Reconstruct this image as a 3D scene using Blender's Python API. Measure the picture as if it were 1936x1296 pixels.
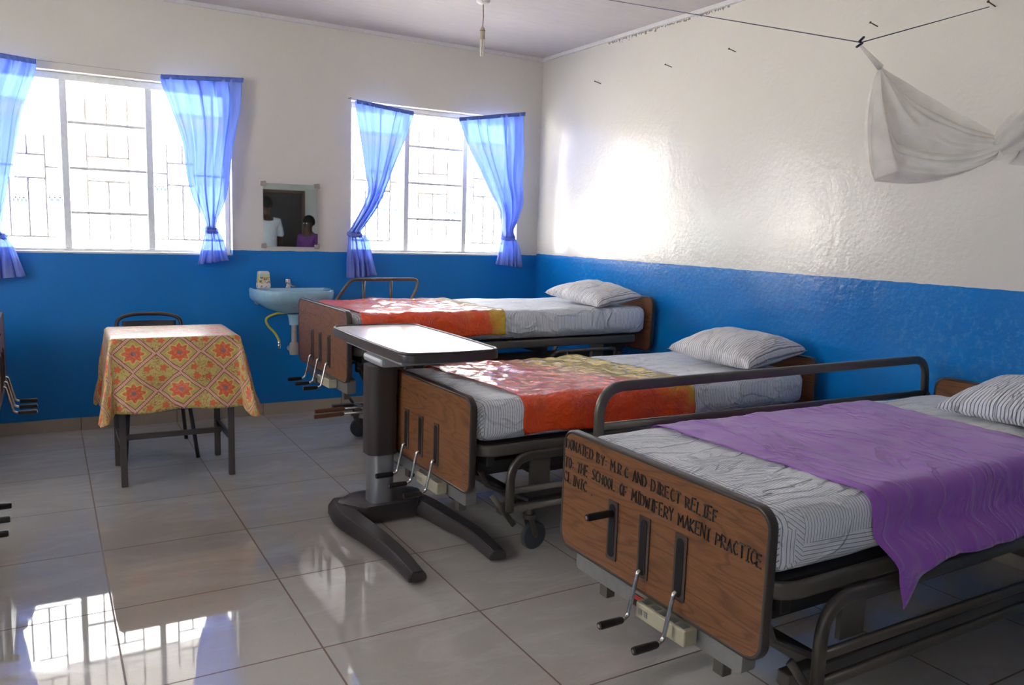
import bpy, bmesh, math, random
from mathutils import Vector, Matrix, noise
random.seed(7)
C = bpy.context.scene.collection
PI = math.pi
for o in list(bpy.data.objects): bpy.data.objects.remove(o)

# ------------------------------------------------------------------ camera
YAW, PIT, ROL = math.radians(30.406), math.radians(7.936), math.radians(1.937)
F = Vector((math.sin(YAW)*math.cos(PIT), math.cos(YAW)*math.cos(PIT), -math.sin(PIT)))
R0 = Vector((math.cos(YAW), -math.sin(YAW), 0)); U0 = R0.cross(F)
RR = R0*math.cos(ROL)+U0*math.sin(ROL); UU = -R0*math.sin(ROL)+U0*math.cos(ROL)
cam = bpy.data.cameras.new('camera'); cam.lens = 28.059; cam.sensor_width = 36; cam.sensor_fit = 'HORIZONTAL'
cam.clip_start = .02; cam.clip_end = 200
camo = bpy.data.objects.new('camera', cam); C.objects.link(camo)
M = Matrix(((RR.x, UU.x, -F.x), (RR.y, UU.y, -F.y), (RR.z, UU.z, -F.z))).to_4x4()
M.translation = Vector((-3.724, -5.975, 1.423)); camo.matrix_world = M
bpy.context.scene.camera = camo

# ------------------------------------------------------------------ world, sun, exposure
sc = bpy.context.scene
sc.view_settings.view_transform = 'Standard'; sc.view_settings.look = 'None'
sc.view_settings.gamma = 1; sc.view_settings.use_curve_mapping = False
sc.view_settings.exposure = 1.86
w = bpy.data.worlds.new('sky'); sc.world = w; w.use_nodes = True
bg = w.node_tree.nodes['Background']; bg.inputs[0].default_value = (.95, .975, 1.0, 1); bg.inputs[1].default_value = 5.5
sun = bpy.data.lights.new('sun', 'SUN'); sun.energy = 26; sun.angle = .02; sun.color = (1, .96, .9)
so = bpy.data.objects.new('sun', sun); C.objects.link(so)
so.rotation_euler = Vector((-.15, .55, -1.0)).to_track_quat('-Z', 'Y').to_euler()

# ------------------------------------------------------------------ node helper
class N:
    def __init__(s, name):
        s.m = bpy.data.materials.new(name); s.m.use_nodes = True; s.t = s.m.node_tree
        s.b = s.t.nodes['Principled BSDF']; s.out = s.t.nodes['Material Output']
    def n(s, typ, **kw):
        x = s.t.nodes.new(typ)
        for k, v in kw.items(): setattr(x, k, v)
        return x
    def put(s, sock, v):
        if isinstance(v, bpy.types.NodeSocket): s.t.links.new(v, sock)
        elif v is not None:
            if isinstance(v, (tuple, list)) and len(v) == 3 and sock.type == 'RGBA': v = (*v, 1)
            sock.default_value = v
    def ma(s, op, a, b=None, c=None):
        x = s.n('ShaderNodeMath', operation=op)
        s.put(x.inputs[0], a); s.put(x.inputs[1], b)
        if c is not None: s.put(x.inputs[2], c)
        return x.outputs[0]
    def tc(s, k='Object'): return s.n('ShaderNodeTexCoord').outputs[k]
    def uv(s): return s.n('ShaderNodeUVMap').outputs[0]
    def xyz(s, v):
        x = s.n('ShaderNodeSeparateXYZ'); s.put(x.inputs[0], v); return x.outputs
    def comb(s, a, b, c):
        x = s.n('ShaderNodeCombineXYZ'); s.put(x.inputs[0], a); s.put(x.inputs[1], b); s.put(x.inputs[2], c); return x.outputs[0]
    def mp(s, v, sc=(1, 1, 1), loc=(0, 0, 0), rot=(0, 0, 0)):
        x = s.n('ShaderNodeMapping'); s.put(x.inputs[0], v)
        x.inputs['Scale'].default_value = sc; x.inputs['Location'].default_value = loc; x.inputs['Rotation'].default_value = rot
        return x.outputs[0]
    def noise(s, v, scale=5, det=3, rough=.5, dist=0):
        x = s.n('ShaderNodeTexNoise'); s.put(x.inputs['Vector'], v); x.inputs['Scale'].default_value = scale
        x.inputs['Detail'].default_value = det; x.inputs['Roughness'].default_value = rough; x.inputs['Distortion'].default_value = dist
        return x.outputs[0]
    def ramp(s, f, st):
        x = s.n('ShaderNodeValToRGB'); s.put(x.inputs[0], f); e = x.color_ramp.elements
        while len(e) < len(st): e.new(.5)
        for i, (p, c) in enumerate(st):
            e[i].position = p; e[i].color = (*c, 1) if isinstance(c, (tuple, list)) else (c, c, c, 1)
        return x.outputs[0]
    def mix(s, f, a, b):
        x = s.n('ShaderNodeMix', data_type='RGBA'); s.put(x.inputs[0], f); s.put(x.inputs[6], a); s.put(x.inputs[7], b); return x.outputs[2]
    def bump(s, h, st=.3, d=.01):
        x = s.n('ShaderNodeBump'); s.put(x.inputs['Height'], h); x.inputs['Strength'].default_value = st; x.inputs['Distance'].default_value = d
        s.put(s.b.inputs['Normal'], x.outputs[0]); return x.outputs[0]
    def set(s, col=None, rough=None, metal=None, spec=None, **kw):
        s.put(s.b.inputs['Base Color'], col)
        if rough is not None: s.put(s.b.inputs['Roughness'], rough)
        if metal is not None: s.put(s.b.inputs['Metallic'], metal)
        if spec is not None: s.put(s.b.inputs['Specular IOR Level'], spec)
        for k, v in kw.items(): s.put(s.b.inputs[k], v)
        return s.m

def simple(name, col, rough=.5, metal=0, var=.12, bs=40, bst=.05, **kw):
    n = N(name); nz = n.noise(n.tc(), bs, 3)
    c = n.mix(nz, tuple(x*(1-var) for x in col), tuple(min(1, x*(1+var)) for x in col))
    n.bump(nz, bst, .002); return n.set(c, rough, metal, **kw)

MAT = {}
def blue_and_cream(name, zline, glossy):
    n = N(name); p = n.n('ShaderNodeNewGeometry').outputs['Position']; x, y, z = n.xyz(p)[:3]
    wob = n.ma('MULTIPLY', n.ma('SUBTRACT', n.noise(p, 9, 2), .5), .012)
    f = n.ma('GREATER_THAN', n.ma('ADD', z, wob), zline)
    big = n.noise(p, 1.3, 4, .6); fine = n.noise(p, 14, 4, .6)
    cream = n.mix(big, (.62, .605, .56), (.68, .665, .62))
    glint = n.ramp(n.noise(p, 26, 5, .75), [(.50, 0.), (.62, .9)])  # paler flecks painted into the blue in place of window glints
    glint_mask = n.ma('MULTIPLY', n.ramp(n.noise(p, 1.7, 2), [(.46, 0.), (.60, 1.)]), glint)
    blue = n.mix(big, (.001, .14, .46), (.002, .20, .60))
    if glossy: blue = n.mix(n.ma('MULTIPLY', glint_mask, .28), blue, (.10, .38, .66))
    # mildew just under the ceiling on part of the wall
    if glossy:
        m = n.ma('MULTIPLY', n.ma('GREATER_THAN', n.ma('ADD', z, n.ma('MULTIPLY', n.noise(p, 30, 3), .09)), 2.885), n.ma('GREATER_THAN', n.noise(p, 45, 3), .47))
        rng = n.ma('MULTIPLY', n.ma('GREATER_THAN', y, -2.15), n.ma('LESS_THAN', y, -.9))
        cream = n.mix(n.ma('MULTIPLY', m, n.ma('MULTIPLY', rng, .75)), cream, (.10, .07, .05))
    col = n.mix(f, blue, cream)
    tr = n.noise(n.mp(p, (1, 1, .6)), 3.2, 4, .55)
    h = n.ma('ADD', n.ma('MULTIPLY', tr, 1.0), n.ma('MULTIPLY', n.noise(p, 38, 3), .30 if glossy else .12))
    n.bump(h, .13 if glossy else .2, .05 if glossy else .03)
    rg = n.ramp(n.noise(p, 2.2, 3), [(.3, .17 if glossy else .36), (.7, .25 if glossy else .5)])
    return n.set(col, rg, spec=.6 if glossy else .4)
MAT['wall_r'] = blue_and_cream('painted_plaster_gloss', 1.235, True)
MAT['wall_b'] = blue_and_cream('painted_plaster', 1.222, False)
def m_floor():
    n = N('floor_tiles'); p = n.n('ShaderNodeNewGeometry').outputs['Position']; x, y, z = n.xyz(p)[:3]
    def line(v, o):
        t = n.ma('FRACT', n.ma('DIVIDE', n.ma('SUBTRACT', v, o), .6))
        return n.ma('LESS_THAN', n.ma('MINIMUM', t, n.ma('SUBTRACT', 1., t)), .0055)
    g = n.ma('MAXIMUM', line(x, -3.562), line(y, -.478))
    ix = n.ma('FLOOR', n.ma('DIVIDE', n.ma('ADD', x, 3.562), .6)); iy = n.ma('FLOOR', n.ma('DIVIDE', n.ma('ADD', y, .478), .6))
    wn = n.n('ShaderNodeTexWhiteNoise', noise_dimensions='2D'); n.put(wn.inputs['Vector'], n.comb(ix, iy, 0))
    tile = n.mix(wn.outputs[0], (.40, .375, .34), (.445, .42, .38))
    tile = n.mix(n.ramp(n.noise(p, 220, 2), [(.35, .25), (.6, 0.)]), tile, (.35, .32, .29))
    smear = n.noise(n.mp(p, (1, 2.4, 1), rot=(0, 0, .5)), 2.0, 5, .65, 1.2)
    tile = n.mix(n.ramp(smear, [(.46, 0.), (.72, .32)]), tile, (.62, .61, .60))
    col = n.mix(g, tile, (.13, .075, .05))
    r = n.ma('ADD', n.ramp(smear, [(.5, .025), (.8, .11)]), n.ma('MULTIPLY', g, .5))
    n.bump(n.ma('SUBTRACT', 0., g), .4, .002)
    return n.set(col, r, spec=.62)
MAT['floor'] = m_floor()
def m_ceiling():
    n = N('ceiling_board'); p = n.n('ShaderNodeNewGeometry').outputs['Position']
    a = n.noise(n.mp(p, (4, 22, 4), rot=(0, 0, .35)), 1.6, 4, .7); b = n.noise(p, 1.2, 3)
    c = n.mix(a, (.50, .47, .48), (.66, .63, .64)); c = n.mix(n.ramp(b, [(.4, 0.), (.7, .25)]), c, (.55, .50, .47))
    n.bump(a, .15, .01); return n.set(c, .75)
MAT['ceiling'] = m_ceiling()
MAT['trim'] = simple('white_trim', (.66, .66, .68), .5)
def m_base():
    n = N('skirting_tile'); p = n.n('ShaderNodeNewGeometry').outputs['Position']; x, y, z = n.xyz(p)[:3]
    def line(v, o):
        t = n.ma('FRACT', n.ma('DIVIDE', n.ma('SUBTRACT', v, o), .6)); return n.ma('LESS_THAN', t, .006)
    g = n.ma('MAXIMUM', line(x, -3.562), line(y, -.478))
    c = n.mix(n.noise(p, 3, 4), (.36, .30, .235), (.47, .41, .33)); c = n.mix(g, c, (.12, .08, .06)); return n.set(c, .22)
MAT['base'] = m_base()
def m_wood():
    n = N('oak_laminate'); p = n.tc(); x, y, z = n.xyz(p)[:3]
    q = n.comb(n.ma('MULTIPLY', x, .2), n.ma('MULTIPLY', y, .8), n.ma('MULTIPLY', z, 5.5))
    big = n.noise(q, 1.5, 2, .5, .4)
    ring = n.ma('FRACT', n.ma('MULTIPLY', big, 13.))
    line = n.ramp(ring, [(0., .9), (.12, .15), (.7, 0.), (1., .9)])
    fib = n.noise(n.comb(0., n.ma('MULTIPLY', y, 5.), n.ma('MULTIPLY', z, 120.)), 2., 4, .7)
    c = n.mix(n.ramp(fib, [(.35, 0.), (.65, 1.)]), (.155, .062, .026), (.235, .100, .042))
    c = n.mix(n.ma('MULTIPLY', line, .65), c, (.07, .026, .012))
    n.bump(fib, .08, .001); return n.set(c, .33, spec=.45)
MAT['wood'] = m_wood()
MAT['edge'] = simple('dark_edge_band', (.045, .035, .030), .32)
MAT['bronze'] = simple('taupe_steel', (.115, .103, .086), .36, .55, .08, 60)
MAT['taupe'] = simple('taupe_enamel', (.115, .103, .086), .42, .25, .08, 60)
MAT['dark'] = simple('dark_mechanism', (.035, .032, .030), .5, .3)
MAT['chrome'] = simple('nickel_rod', (.55, .53, .49), .25, 1.0, .05)
MAT['black'] = simple('black_plastic', (.012, .012, .013), .3)
MAT['void'] = simple('slot_dark', (.004, .003, .003), .9, bst=0)
MAT['slot'] = simple('slot_bezel', (.060, .038, .032), .3)
MAT['beige'] = simple('aged_beige_plastic', (.42, .38, .27), .5)
MAT['greybeam'] = simple('grey_steel_cover', (.30, .30, .29), .35, .6)
MAT['rubber'] = simple('grey_rubber', (.05, .055, .06), .6)
MAT['red'] = simple('red_sticker', (.45, .03, .03), .4)
MAT['white'] = simple('white_print', (.75, .75, .73), .5)
MAT['ink'] = simple('black_marker_ink', (.008, .007, .008), .45, bst=0)
MAT['inkfade'] = simple('faded_marker_ink', (.035, .018, .012), .5, bst=0)
def m_stripe(name, base, dark, pitch=.0115, wd=.30):
    n = N(name); u, v, _ = n.xyz(n.uv())[:3]; p = n.tc()
    t = n.ma('FRACT', n.ma('DIVIDE', n.ma('ADD', u, n.ma('MULTIPLY', n.ma('SUBTRACT', n.noise(p, 8, 2), .5), .006)), pitch))
    d = n.ramp(t, [(0., 1.), (wd*.5, .85), (wd, 0.), (.62, 0.), (.66, .28), (.72, 0.)])
    c = n.mix(d, base, dark)
    wr = n.noise(n.mp(p, (3, 9, 3), rot=(0, 0, .5)), 2.2, 4, .6, .8)
    cz = n.noise(n.mp(p, (1.5, 5, 2), rot=(0, 0, .7)), 2.6, 3, .5, .6)
    wr = n.ma('ADD', wr, n.ramp(cz, [(.455, 0.), (.50, .55), (.545, 0.)]))
    n.bump(wr, .8, .022); return n.set(c, .6, spec=.4, **{'Sheen Weight': .3})
MAT['sheet'] = m_stripe('striped_sheet', (.80, .83, .88), (.15, .16, .25), wd=.26)
MAT['pillow'] = m_stripe('striped_pillowcase', (.80, .79, .79), (.17, .16, .22), .0135, .32)
MAT['pillow2'] = m_stripe('striped_pillowcase_dark', (.76, .78, .82), (.07, .07, .15), .0150, .38)
def m_plastic(name, orient):
    n = N(name); u, v, _ = n.xyz(n.uv())[:3]; p = n.tc()
    side = n.ma('MAXIMUM', n.ma('SUBTRACT', v, .64), 0.)
    f = n.ma('ADD', n.ma('SUBTRACT', n.ma('MULTIPLY', u, orient[0]), n.ma('MULTIPLY', side, orient[1])), n.ma('MULTIPLY', n.ma('SUBTRACT', n.noise(p, 3.0, 4, .6, .6), .5), .5))
    c = n.ramp(f, [(orient[2]-.13, (.92, .075, .004)), (orient[2]-.02, (.92, .16, .006)), (orient[2]+.07, (.80, .42, .012)), (orient[2]+.2, (.78, .56, .03))])
    a = n.noise(n.mp(p, (1, 2.6, 1), rot=(0, 0, .6)), 9, 5, .65, 1.5); b = n.noise(p, 26, 3, .6, .5)
    n.bump(n.ma('ADD', a, n.ma('MULTIPLY', b, .3)), 1.0, .03)
    return n.set(c, .15, spec=.6, **{'Coat Weight': .4, 'Coat Roughness': .08})
MAT['plastic_mid'] = m_plastic('orange_yellow_plastic', (.85, 1.35, .44))
MAT['plastic_far'] = m_plastic('orange_plastic', (.85, .15, .70))
def m_purple():
    n = N('purple_cotton'); p = n.tc(); a = n.noise(n.mp(p, (6, 2.4, 4), rot=(0, 0, -.35)), 1.5, 4, .6, 1.0)
    wv = n.noise(p, 400, 1); c = n.mix(wv, (.29, .085, .48), (.34, .11, .56))
    cz = n.noise(n.mp(p, (4, 1.5, 2), rot=(0, 0, -.5)), 1.5, 3, .5, .8)
    a = n.ma('ADD', a, n.ramp(cz, [(.45, 0.), (.50, .5), (.55, 0.)]))
    n.bump(n.ma('ADD', a, n.ma('MULTIPLY', wv, .02)), .5, .02); return n.set(c, .6, spec=.3, **{'Sheen Weight': .3})
MAT['purple'] = m_purple()
def m_curtain():
    n = N('sheer_blue_curtain'); p = n.tc(); wv = n.noise(n.mp(p, (1, 1, .05)), 60, 2)
    c = n.mix(wv, (.34, .42, .78), (.42, .50, .84))
    n.set(c, .8, spec=.1)
    tl = n.n('ShaderNodeBsdfTranslucent'); n.put(tl.inputs[0], n.mix(wv, (.26, .40, .86), (.38, .52, .92)))
    tp = n.n('ShaderNodeBsdfTransparent'); tp.inputs[0].default_value = (.50, .66, 1, 1)
    m1 = n.n('ShaderNodeMixShader'); m1.inputs[0].default_value = .42
    n.t.links.new(n.b.outputs[0], m1.inputs[1]); n.t.links.new(tl.outputs[0], m1.inputs[2])
    m2 = n.n('ShaderNodeMixShader'); m2.inputs[0].default_value = .24
    n.t.links.new(m1.outputs[0], m2.inputs[1]); n.t.links.new(tp.outputs[0], m2.inputs[2])
    n.t.links.new(m2.outputs[0], n.out.inputs[0]); return n.m
MAT['curtain'] = m_curtain()
MAT['hem'] = simple('blue_curtain_heading', (.10, .17, .55), .8)
def m_net():
    n = N('white_netting'); p = n.tc(); a = n.noise(n.mp(p, (3, 3, 3)), 3, 4)
    n.set((.86, .84, .80), .9, spec=.05)
    tl = n.n('ShaderNodeBsdfTranslucent'); tl.inputs[0].default_value = (.84, .82, .77, 1)
    tp = n.n('ShaderNodeBsdfTransparent')
    m1 = n.n('ShaderNodeMixShader'); m1.inputs[0].default_value = .4
    n.t.links.new(n.b.outputs[0], m1.inputs[1]); n.t.links.new(tl.outputs[0], m1.inputs[2])
    m2 = n.n('ShaderNodeMixShader'); n.put(m2.inputs[0], n.ramp(a, [(.35, .15), (.65, .30)]))
    n.t.links.new(m1.outputs[0], m2.inputs[1]); n.t.links.new(tp.outputs[0], m2.inputs[2])
    n.t.links.new(m2.outputs[0], n.out.inputs[0]); return n.m
MAT['net'] = m_net()
MAT['frame'] = simple('window_steel_paint', (.74, .76, .74), .5)  # pale frame paint, lightened further to stand in for window flare
MAT['bar'] = simple('burglar_bar_paint', (.55, .52, .50), .55)
def m_glass():
    n = N('clear_pane'); tp = n.n('ShaderNodeBsdfTransparent'); gl = n.n('ShaderNodeBsdfGlossy'); gl.inputs['Roughness'].default_value = .03
    mx = n.n('ShaderNodeMixShader'); mx.inputs[0].default_value = .03; n.t.links.new(tp.outputs[0], mx.inputs[1]); n.t.links.new(gl.outputs[0], mx.inputs[2])
    n.t.links.new(mx.outputs[0], n.out.inputs[0]); return n.m
MAT['glass'] = m_glass()
MAT['mirror'] = simple('mirror_silver', (.70, .80, .82), .015, 1.0, .01, 3, 0)
MAT['putty'] = simple('cement_putty', (.33, .29, .26), .9, bst=.3)
MAT['sink'] = simple('blue_ceramic', (.30, .50, .64), .12)
MAT['pvc'] = simple('grey_pvc', (.36, .33, .30), .5)
MAT['hose'] = simple('yellow_hose', (.42, .42, .05), .4)
MAT['steel'] = simple('scuffed_chrome', (.60, .58, .56), .22, 1.0)
MAT['otb_dark'] = simple('charcoal_brown_plastic', (.050, .042, .042), .38)
MAT['otb_col'] = simple('brown_column', (.040, .030, .029), .42)
MAT['otb_alu'] = simple('brushed_aluminium', (.42, .43, .45), .38, .85, .03, 200)
MAT['otb_top'] = simple('white_laminate', (.74, .74, .74), .16)
MAT['otb_under'] = simple('grey_underside', (.30, .31, .33), .4)
MAT['tableleg'] = simple('worn_steel_leg', (.075, .065, .062), .5, .3)
MAT['chair'] = simple('chair_black', (.018, .018, .024), .45)
MAT['cord'] = simple('cord_brown', (.16, .10, .08), .6)
MAT['rope'] = simple('blue_cord', (.06, .07, .14), .7)
MAT['nail'] = simple('rusty_nail', (.10, .05, .035), .6, .5)
MAT['wire'] = simple('grey_wire', (.30, .31, .30), .5)
MAT['lampglass'] = simple('frosted_tube', (.80, .78, .70), .25, **{'Transmission Weight': .25})
MAT['brass'] = simple('brass_ring', (.16, .12, .07), .4, .7)
MAT['door'] = simple('dark_brown_door', (.020, .011, .009), .45)
MAT['doorframe'] = simple('door_frame_wood', (.11, .055, .035), .5)
MAT['pedal'] = simple('brown_grip', (.17, .065, .03), .4)
MAT['ground'] = simple('sunlit_concrete', (.60, .57, .52), .9)
MAT['facade'] = simple('pale_facade', (.72, .70, .66), .85)
MAT['fascia'] = simple('fascia_board', (.42, .24, .16), .7)
MAT['roofmetal'] = simple('roof_sheet', (.30, .27, .26), .5, .4)
MAT['soffit'] = simple('veranda_soffit', (.34, .33, .33), .8)
MAT['bwin'] = simple('blue_shutter', (.010, .028, .085), .6)
MAT['bwhite'] = simple('white_grille', (.75, .75, .75), .6)
MAT['skin'] = simple('brown_skin', (.085, .038, .022), .5)
MAT['hair'] = simple('black_hair', (.008, .007, .008), .7, bst=.5)
MAT['shirt'] = simple('white_shirt', (.78, .84, .88), .8)
MAT['trouser'] = simple('dark_trousers', (.02, .022, .03), .8)
MAT['dress'] = simple('purple_dress', (.14, .035, .20), .8)
MAT['shoe'] = simple('black_shoe', (.012, .012, .012), .4)

# ------------------------------------------------------------------ geometry helpers
def tag(o, label=None, cat=None, group=None, kind=None):
    if label: o['label'] = label
    if cat: o['category'] = cat
    if group: o['group'] = group
    if kind: o['kind'] = kind
    return o
def thing(name, label, cat, loc=(0, 0, 0), rz=0, group=None):
    o = bpy.data.objects.new(name, None); C.objects.link(o); o.location = loc; o.rotation_euler = (0, 0, rz)
    o.empty_display_size = .1
    return tag(o, label, cat, group)
def obj(name, bm, mat, parent=None, smooth=False, angle=None):
    me = bpy.data.meshes.new(name); bmesh.ops.recalc_face_normals(bm, faces=bm.faces); bm.to_mesh(me); bm.free()
    mats = mat if isinstance(mat, (list, tuple)) else [mat]
    for m in mats: me.materials.append(MAT[m] if isinstance(m, str) else m)
    o = bpy.data.objects.new(name, me); C.objects.link(o)
    if parent: o.parent = parent
    if smooth:
        for p in me.polygons: p.use_smooth = True
        if angle:
            try: me.set_sharp_from_angle(angle=math.radians(angle))
            except Exception: pass
    return o
def box(bm, a, b, bev=0, mi=0):
    vs = [bm.verts.new((x, y, z)) for x in (a[0], b[0]) for y in (a[1], b[1]) for z in (a[2], b[2])]
    fs = [bm.faces.new([vs[i] for i in q]) for q in ((0, 1, 3, 2), (4, 6, 7, 5), (0, 4, 5, 1), (2, 3, 7, 6), (0, 2, 6, 4), (1, 5, 7, 3))]
    for f in fs: f.material_index = mi
    if bev:
        es = list({e for f in fs for e in f.edges})
        r = bmesh.ops.bevel(bm, geom=es, offset=bev, segments=2, affect='EDGES', profile=.5)
        for f in r['faces']: f.material_index = mi
def mk(*boxes, bev=0):
    bm = bmesh.new()
    for a, b in boxes: box(bm, a, b, bev)
    return bm
def catmull(pts, n=6, closed=False):
    P = [Vector(p) for p in pts]; out = []; m = len(P)
    rng = range(m if closed else m-1)
    for i in rng:
        p0 = P[(i-1) % m] if closed or i > 0 else P[0]*2-P[1]
        p1 = P[i]; p2 = P[(i+1) % m]
        p3 = P[(i+2) % m] if closed or i+2 < m else P[-1]*2-P[-2]
        for k in range(n):
            t = k/n; out.append(.5*((2*p1)+(-p0+p2)*t+(2*p0-5*p1+4*p2-p3)*t*t+(-p0+3*p1-3*p2+p3)*t**3))
    if not closed: out.append(P[-1])
    return out
def fillet(pts, r, n=6, closed=False):
    P = [Vector(p) for p in pts]; out = []; m = len(P)
    for i in range(m):
        if not closed and i in (0, m-1): out.append(P[i]); continue
        a, b, c = P[(i-1) % m], P[i], P[(i+1) % m]
        u = (a-b); v = (c-b); lu, lv = u.length, v.length; u.normalize(); v.normalize()
        ri = r[i] if isinstance(r, (list, tuple)) else r
        d = min(ri, lu*.49, lv*.49)
        if d <= 1e-5: out.append(b); continue
        p, q = b+u*d, b+v*d
        for k in range(n+1):
            t = k/n; out.append(p*(1-t)**2+b*2*t*(1-t)+q*t*t)
    return out
def sweep(bm, pts, r, ns=10, closed=False, ry=None, cap=True, up=None, rfun=None, mi=0):
    P = [Vector(p) for p in pts]; m = len(P); rings = []
    T = []
    for i in range(m):
        a = P[(i-1) % m] if closed or i > 0 else P[i]; b = P[(i+1) % m] if closed or i < m-1 else P[i]
        T.append((b-a).normalized())
    nrm = Vector(up) if up else (Vector((0, 0, 1)) if abs(T[0].z) < .9 else Vector((1, 0, 0)))
    for i in range(m):
        nrm = (nrm-T[i]*nrm.dot(T[i]))
        if nrm.length < 1e-6: nrm = T[i].orthogonal()
        nrm.normalize(); bn = T[i].cross(nrm)
        rr = r*(rfun(i/(m-1)) if rfun else 1); r2 = (ry if ry else r)*(rfun(i/(m-1)) if rfun else 1)
        ring = []
        for k in range(ns):
            a = 2*PI*(k+.5)/ns
            cx, sx = math.cos(a), math.sin(a)
            if ry:   # soft-cornered rectangular section
                cx = math.copysign(abs(cx)**.45, cx); sx = math.copysign(abs(sx)**.45, sx)
            ring.append(bm.verts.new(P[i]+nrm*cx*rr+bn*sx*r2))
        rings.append(ring)
    for i in range(m if closed else m-1):
        A, B = rings[i], rings[(i+1) % m]
        for k in range(ns):
            f = bm.faces.new((A[k], A[(k+1) % ns], B[(k+1) % ns], B[k])); f.material_index = mi
    if cap and not closed:
        bm.faces.new(rings[0][::-1]).material_index = mi; bm.faces.new(rings[-1]).material_index = mi
def tube(*a, **k):
    bm = bmesh.new(); sweep(bm, *a, **k); return bm
def lathe(bm, prof, n=24, c=(0, 0, 0), ax='z', mi=0):
    rings = []
    for r, h in prof:
        ring = []
        for k in range(n):
            a = 2*PI*k/n; x, y = r*math.cos(a), r*math.sin(a)
            v = {'z': (x, y, h), 'x': (h, x, y), 'y': (x, h, y)}[ax]
            ring.append(bm.verts.new((v[0]+c[0], v[1]+c[1], v[2]+c[2])))
        rings.append(ring)
    for A, B in zip(rings, rings[1:]):
        for k in range(n): bm.faces.new((A[k], A[(k+1) % n], B[(k+1) % n], B[k])).material_index = mi
    bm.faces.new(rings[0][::-1]).material_index = mi; bm.faces.new(rings[-1]).material_index = mi
def prism(bm, outline, h0, h1, ax='z', bev=0, mi=0):
    def P(a, b, h): return {'z': (a, b, h), 'x': (h, a, b), 'y': (a, h, b)}[ax]
    A = [bm.verts.new(P(a, b, h0)) for a, b in outline]; B = [bm.verts.new(P(a, b, h1)) for a, b in outline]
    n = len(outline); fs = []
    fa = bm.faces.new(A[::-1]); fb = bm.faces.new(B); fs += [fa, fb]
    for i in range(n): fs.append(bm.faces.new((A[i], A[(i+1) % n], B[(i+1) % n], B[i])))
    for f in fs: f.material_index = mi
    if bev:
        es = list(set(fa.edges) | set(fb.edges))
        r = bmesh.ops.bevel(bm, geom=es, offset=bev, segments=2, affect='EDGES', profile=.6)
        for f in r['faces']: f.material_index = mi
def rrect(x0, x1, y0, y1, r, n=5):
    o = []
    for cx, cy, a0 in ((x1-r, y1-r, 0), (x0+r, y1-r, 90), (x0+r, y0+r, 180), (x1-r, y0+r, 270)):
        for k in range(n+1):
            a = math.radians(a0+90*k/n); o.append((cx+r*math.cos(a), cy+r*math.sin(a)))
    return o
def rbox(bm, dims, nn, r):
    """rounded box centred on the origin built from a fine grid"""
    hx, hy, hz = [d/2 for d in dims]; vd = {}
    def V(p):
        q = [max(-(h-r), min(h-r, c)) for c, h in zip(p, (hx, hy, hz))]
        d = Vector(p)-Vector(q)
        if d.length > 1e-9: d = d.normalized()*r
        key = tuple(round(c, 6) for c in p)
        if key not in vd: vd[key] = bm.verts.new(Vector(q)+d)
        return vd[key]
    H = (hx, hy, hz)
    for ax in range(3):
        a, b = [i for i in range(3) if i != ax]
        for s in (-1, 1):
            for i in range(nn[a]):
                for j in range(nn[b]):
                    def pt(i, j):
                        p = [0, 0, 0]; p[ax] = s*H[ax]; p[a] = -H[a]+2*H[a]*i/nn[a]; p[b] = -H[b]+2*H[b]*j/nn[b]; return V(p)
                    q = [pt(i, j), pt(i+1, j), pt(i+1, j+1), pt(i, j+1)]
                    if s < 0: q = q[::-1]
                    if len(set(q)) == 4: bm.faces.new(q)
def grid(bm, nu, nv, fn, uvf=None, closeu=False):
    V = [[bm.verts.new(fn(i/nu, j/nv)) for j in range(nv+1)] for i in range(nu+1)]
    uvl = bm.loops.layers.uv.verify() if uvf else None
    for i in range(nu):
        for j in range(nv):
            f = bm.faces.new((V[i][j], V[i+1][j], V[i+1][j+1], V[i][j+1]))
            if uvf:
                for l, (a, b) in zip(f.loops, ((i, j), (i+1, j), (i+1, j+1), (i, j+1))): l[uvl].uv = uvf(a/nu, b/nv)
    return V
def solid(o, t, off=0):
    m = o.modifiers.new('thickness', 'SOLIDIFY'); m.thickness = t; m.offset = off; return o
def nz(x, y, z, s=0): return noise.noise(Vector((x+s*13.7, y-s*5.1, z+s*3.3)))
def children(o): return [c for c in bpy.data.objects if c.parent == o]
def copy_tree(o, parent=None):
    c = o.copy(); C.objects.link(c); c.parent = parent
    for ch in children(o): copy_tree(ch, c)
    return c
def struct(name, bm, m, parent=None, **k):
    o = obj(name, bm, m, parent, **k)
    if not parent: o['kind'] = 'structure'
    return o

# ------------------------------------------------------------------ room shell
XL, YF, ZC = -6.12, -8.2, 2.88
W1 = (-4.07, -2.56, 1.185, 2.335); W2 = (-1.69, -.21, 1.212, 2.36)
WF1 = (-5.8, -5.0, 1.1, 2.35)      # unseen window added behind the viewer for fill light
WL1 = (-3.5, -2.2, 1.2, 2.35)      # window in the left wall, beyond the frame
def wall_with_holes(lo, hi, holes, ax, d0, d1):
    """wall slab in the plane normal to ax ('x' or 'y'), spanning lo..hi sideways, holes (a0,a1,z0,z1)"""
    bm = bmesh.new(); hs = sorted(holes); a = lo
    def B(a0, a1, z0, z1):
        if a1-a0 < 1e-4 or z1-z0 < 1e-4: return
        if ax == 'y': box(bm, (a0, d0, z0), (a1, d1, z1))
        else: box(bm, (d0, a0, z0), (d1, a1, z1))
    for h in hs:
        B(a, h[0], 0, ZC); B(h[0], h[1], 0, h[2]); B(h[0], h[1], h[3], ZC); a = h[1]
    B(a, hi, 0, ZC); return bm
struct('wall_back', wall_with_holes(XL-.2, .2, [W1, W2], 'y', 0, .2), 'wall_b')
struct('wall_right', wall_with_holes(YF, 0, [], 'x', 0, .2), 'wall_r')
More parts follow.
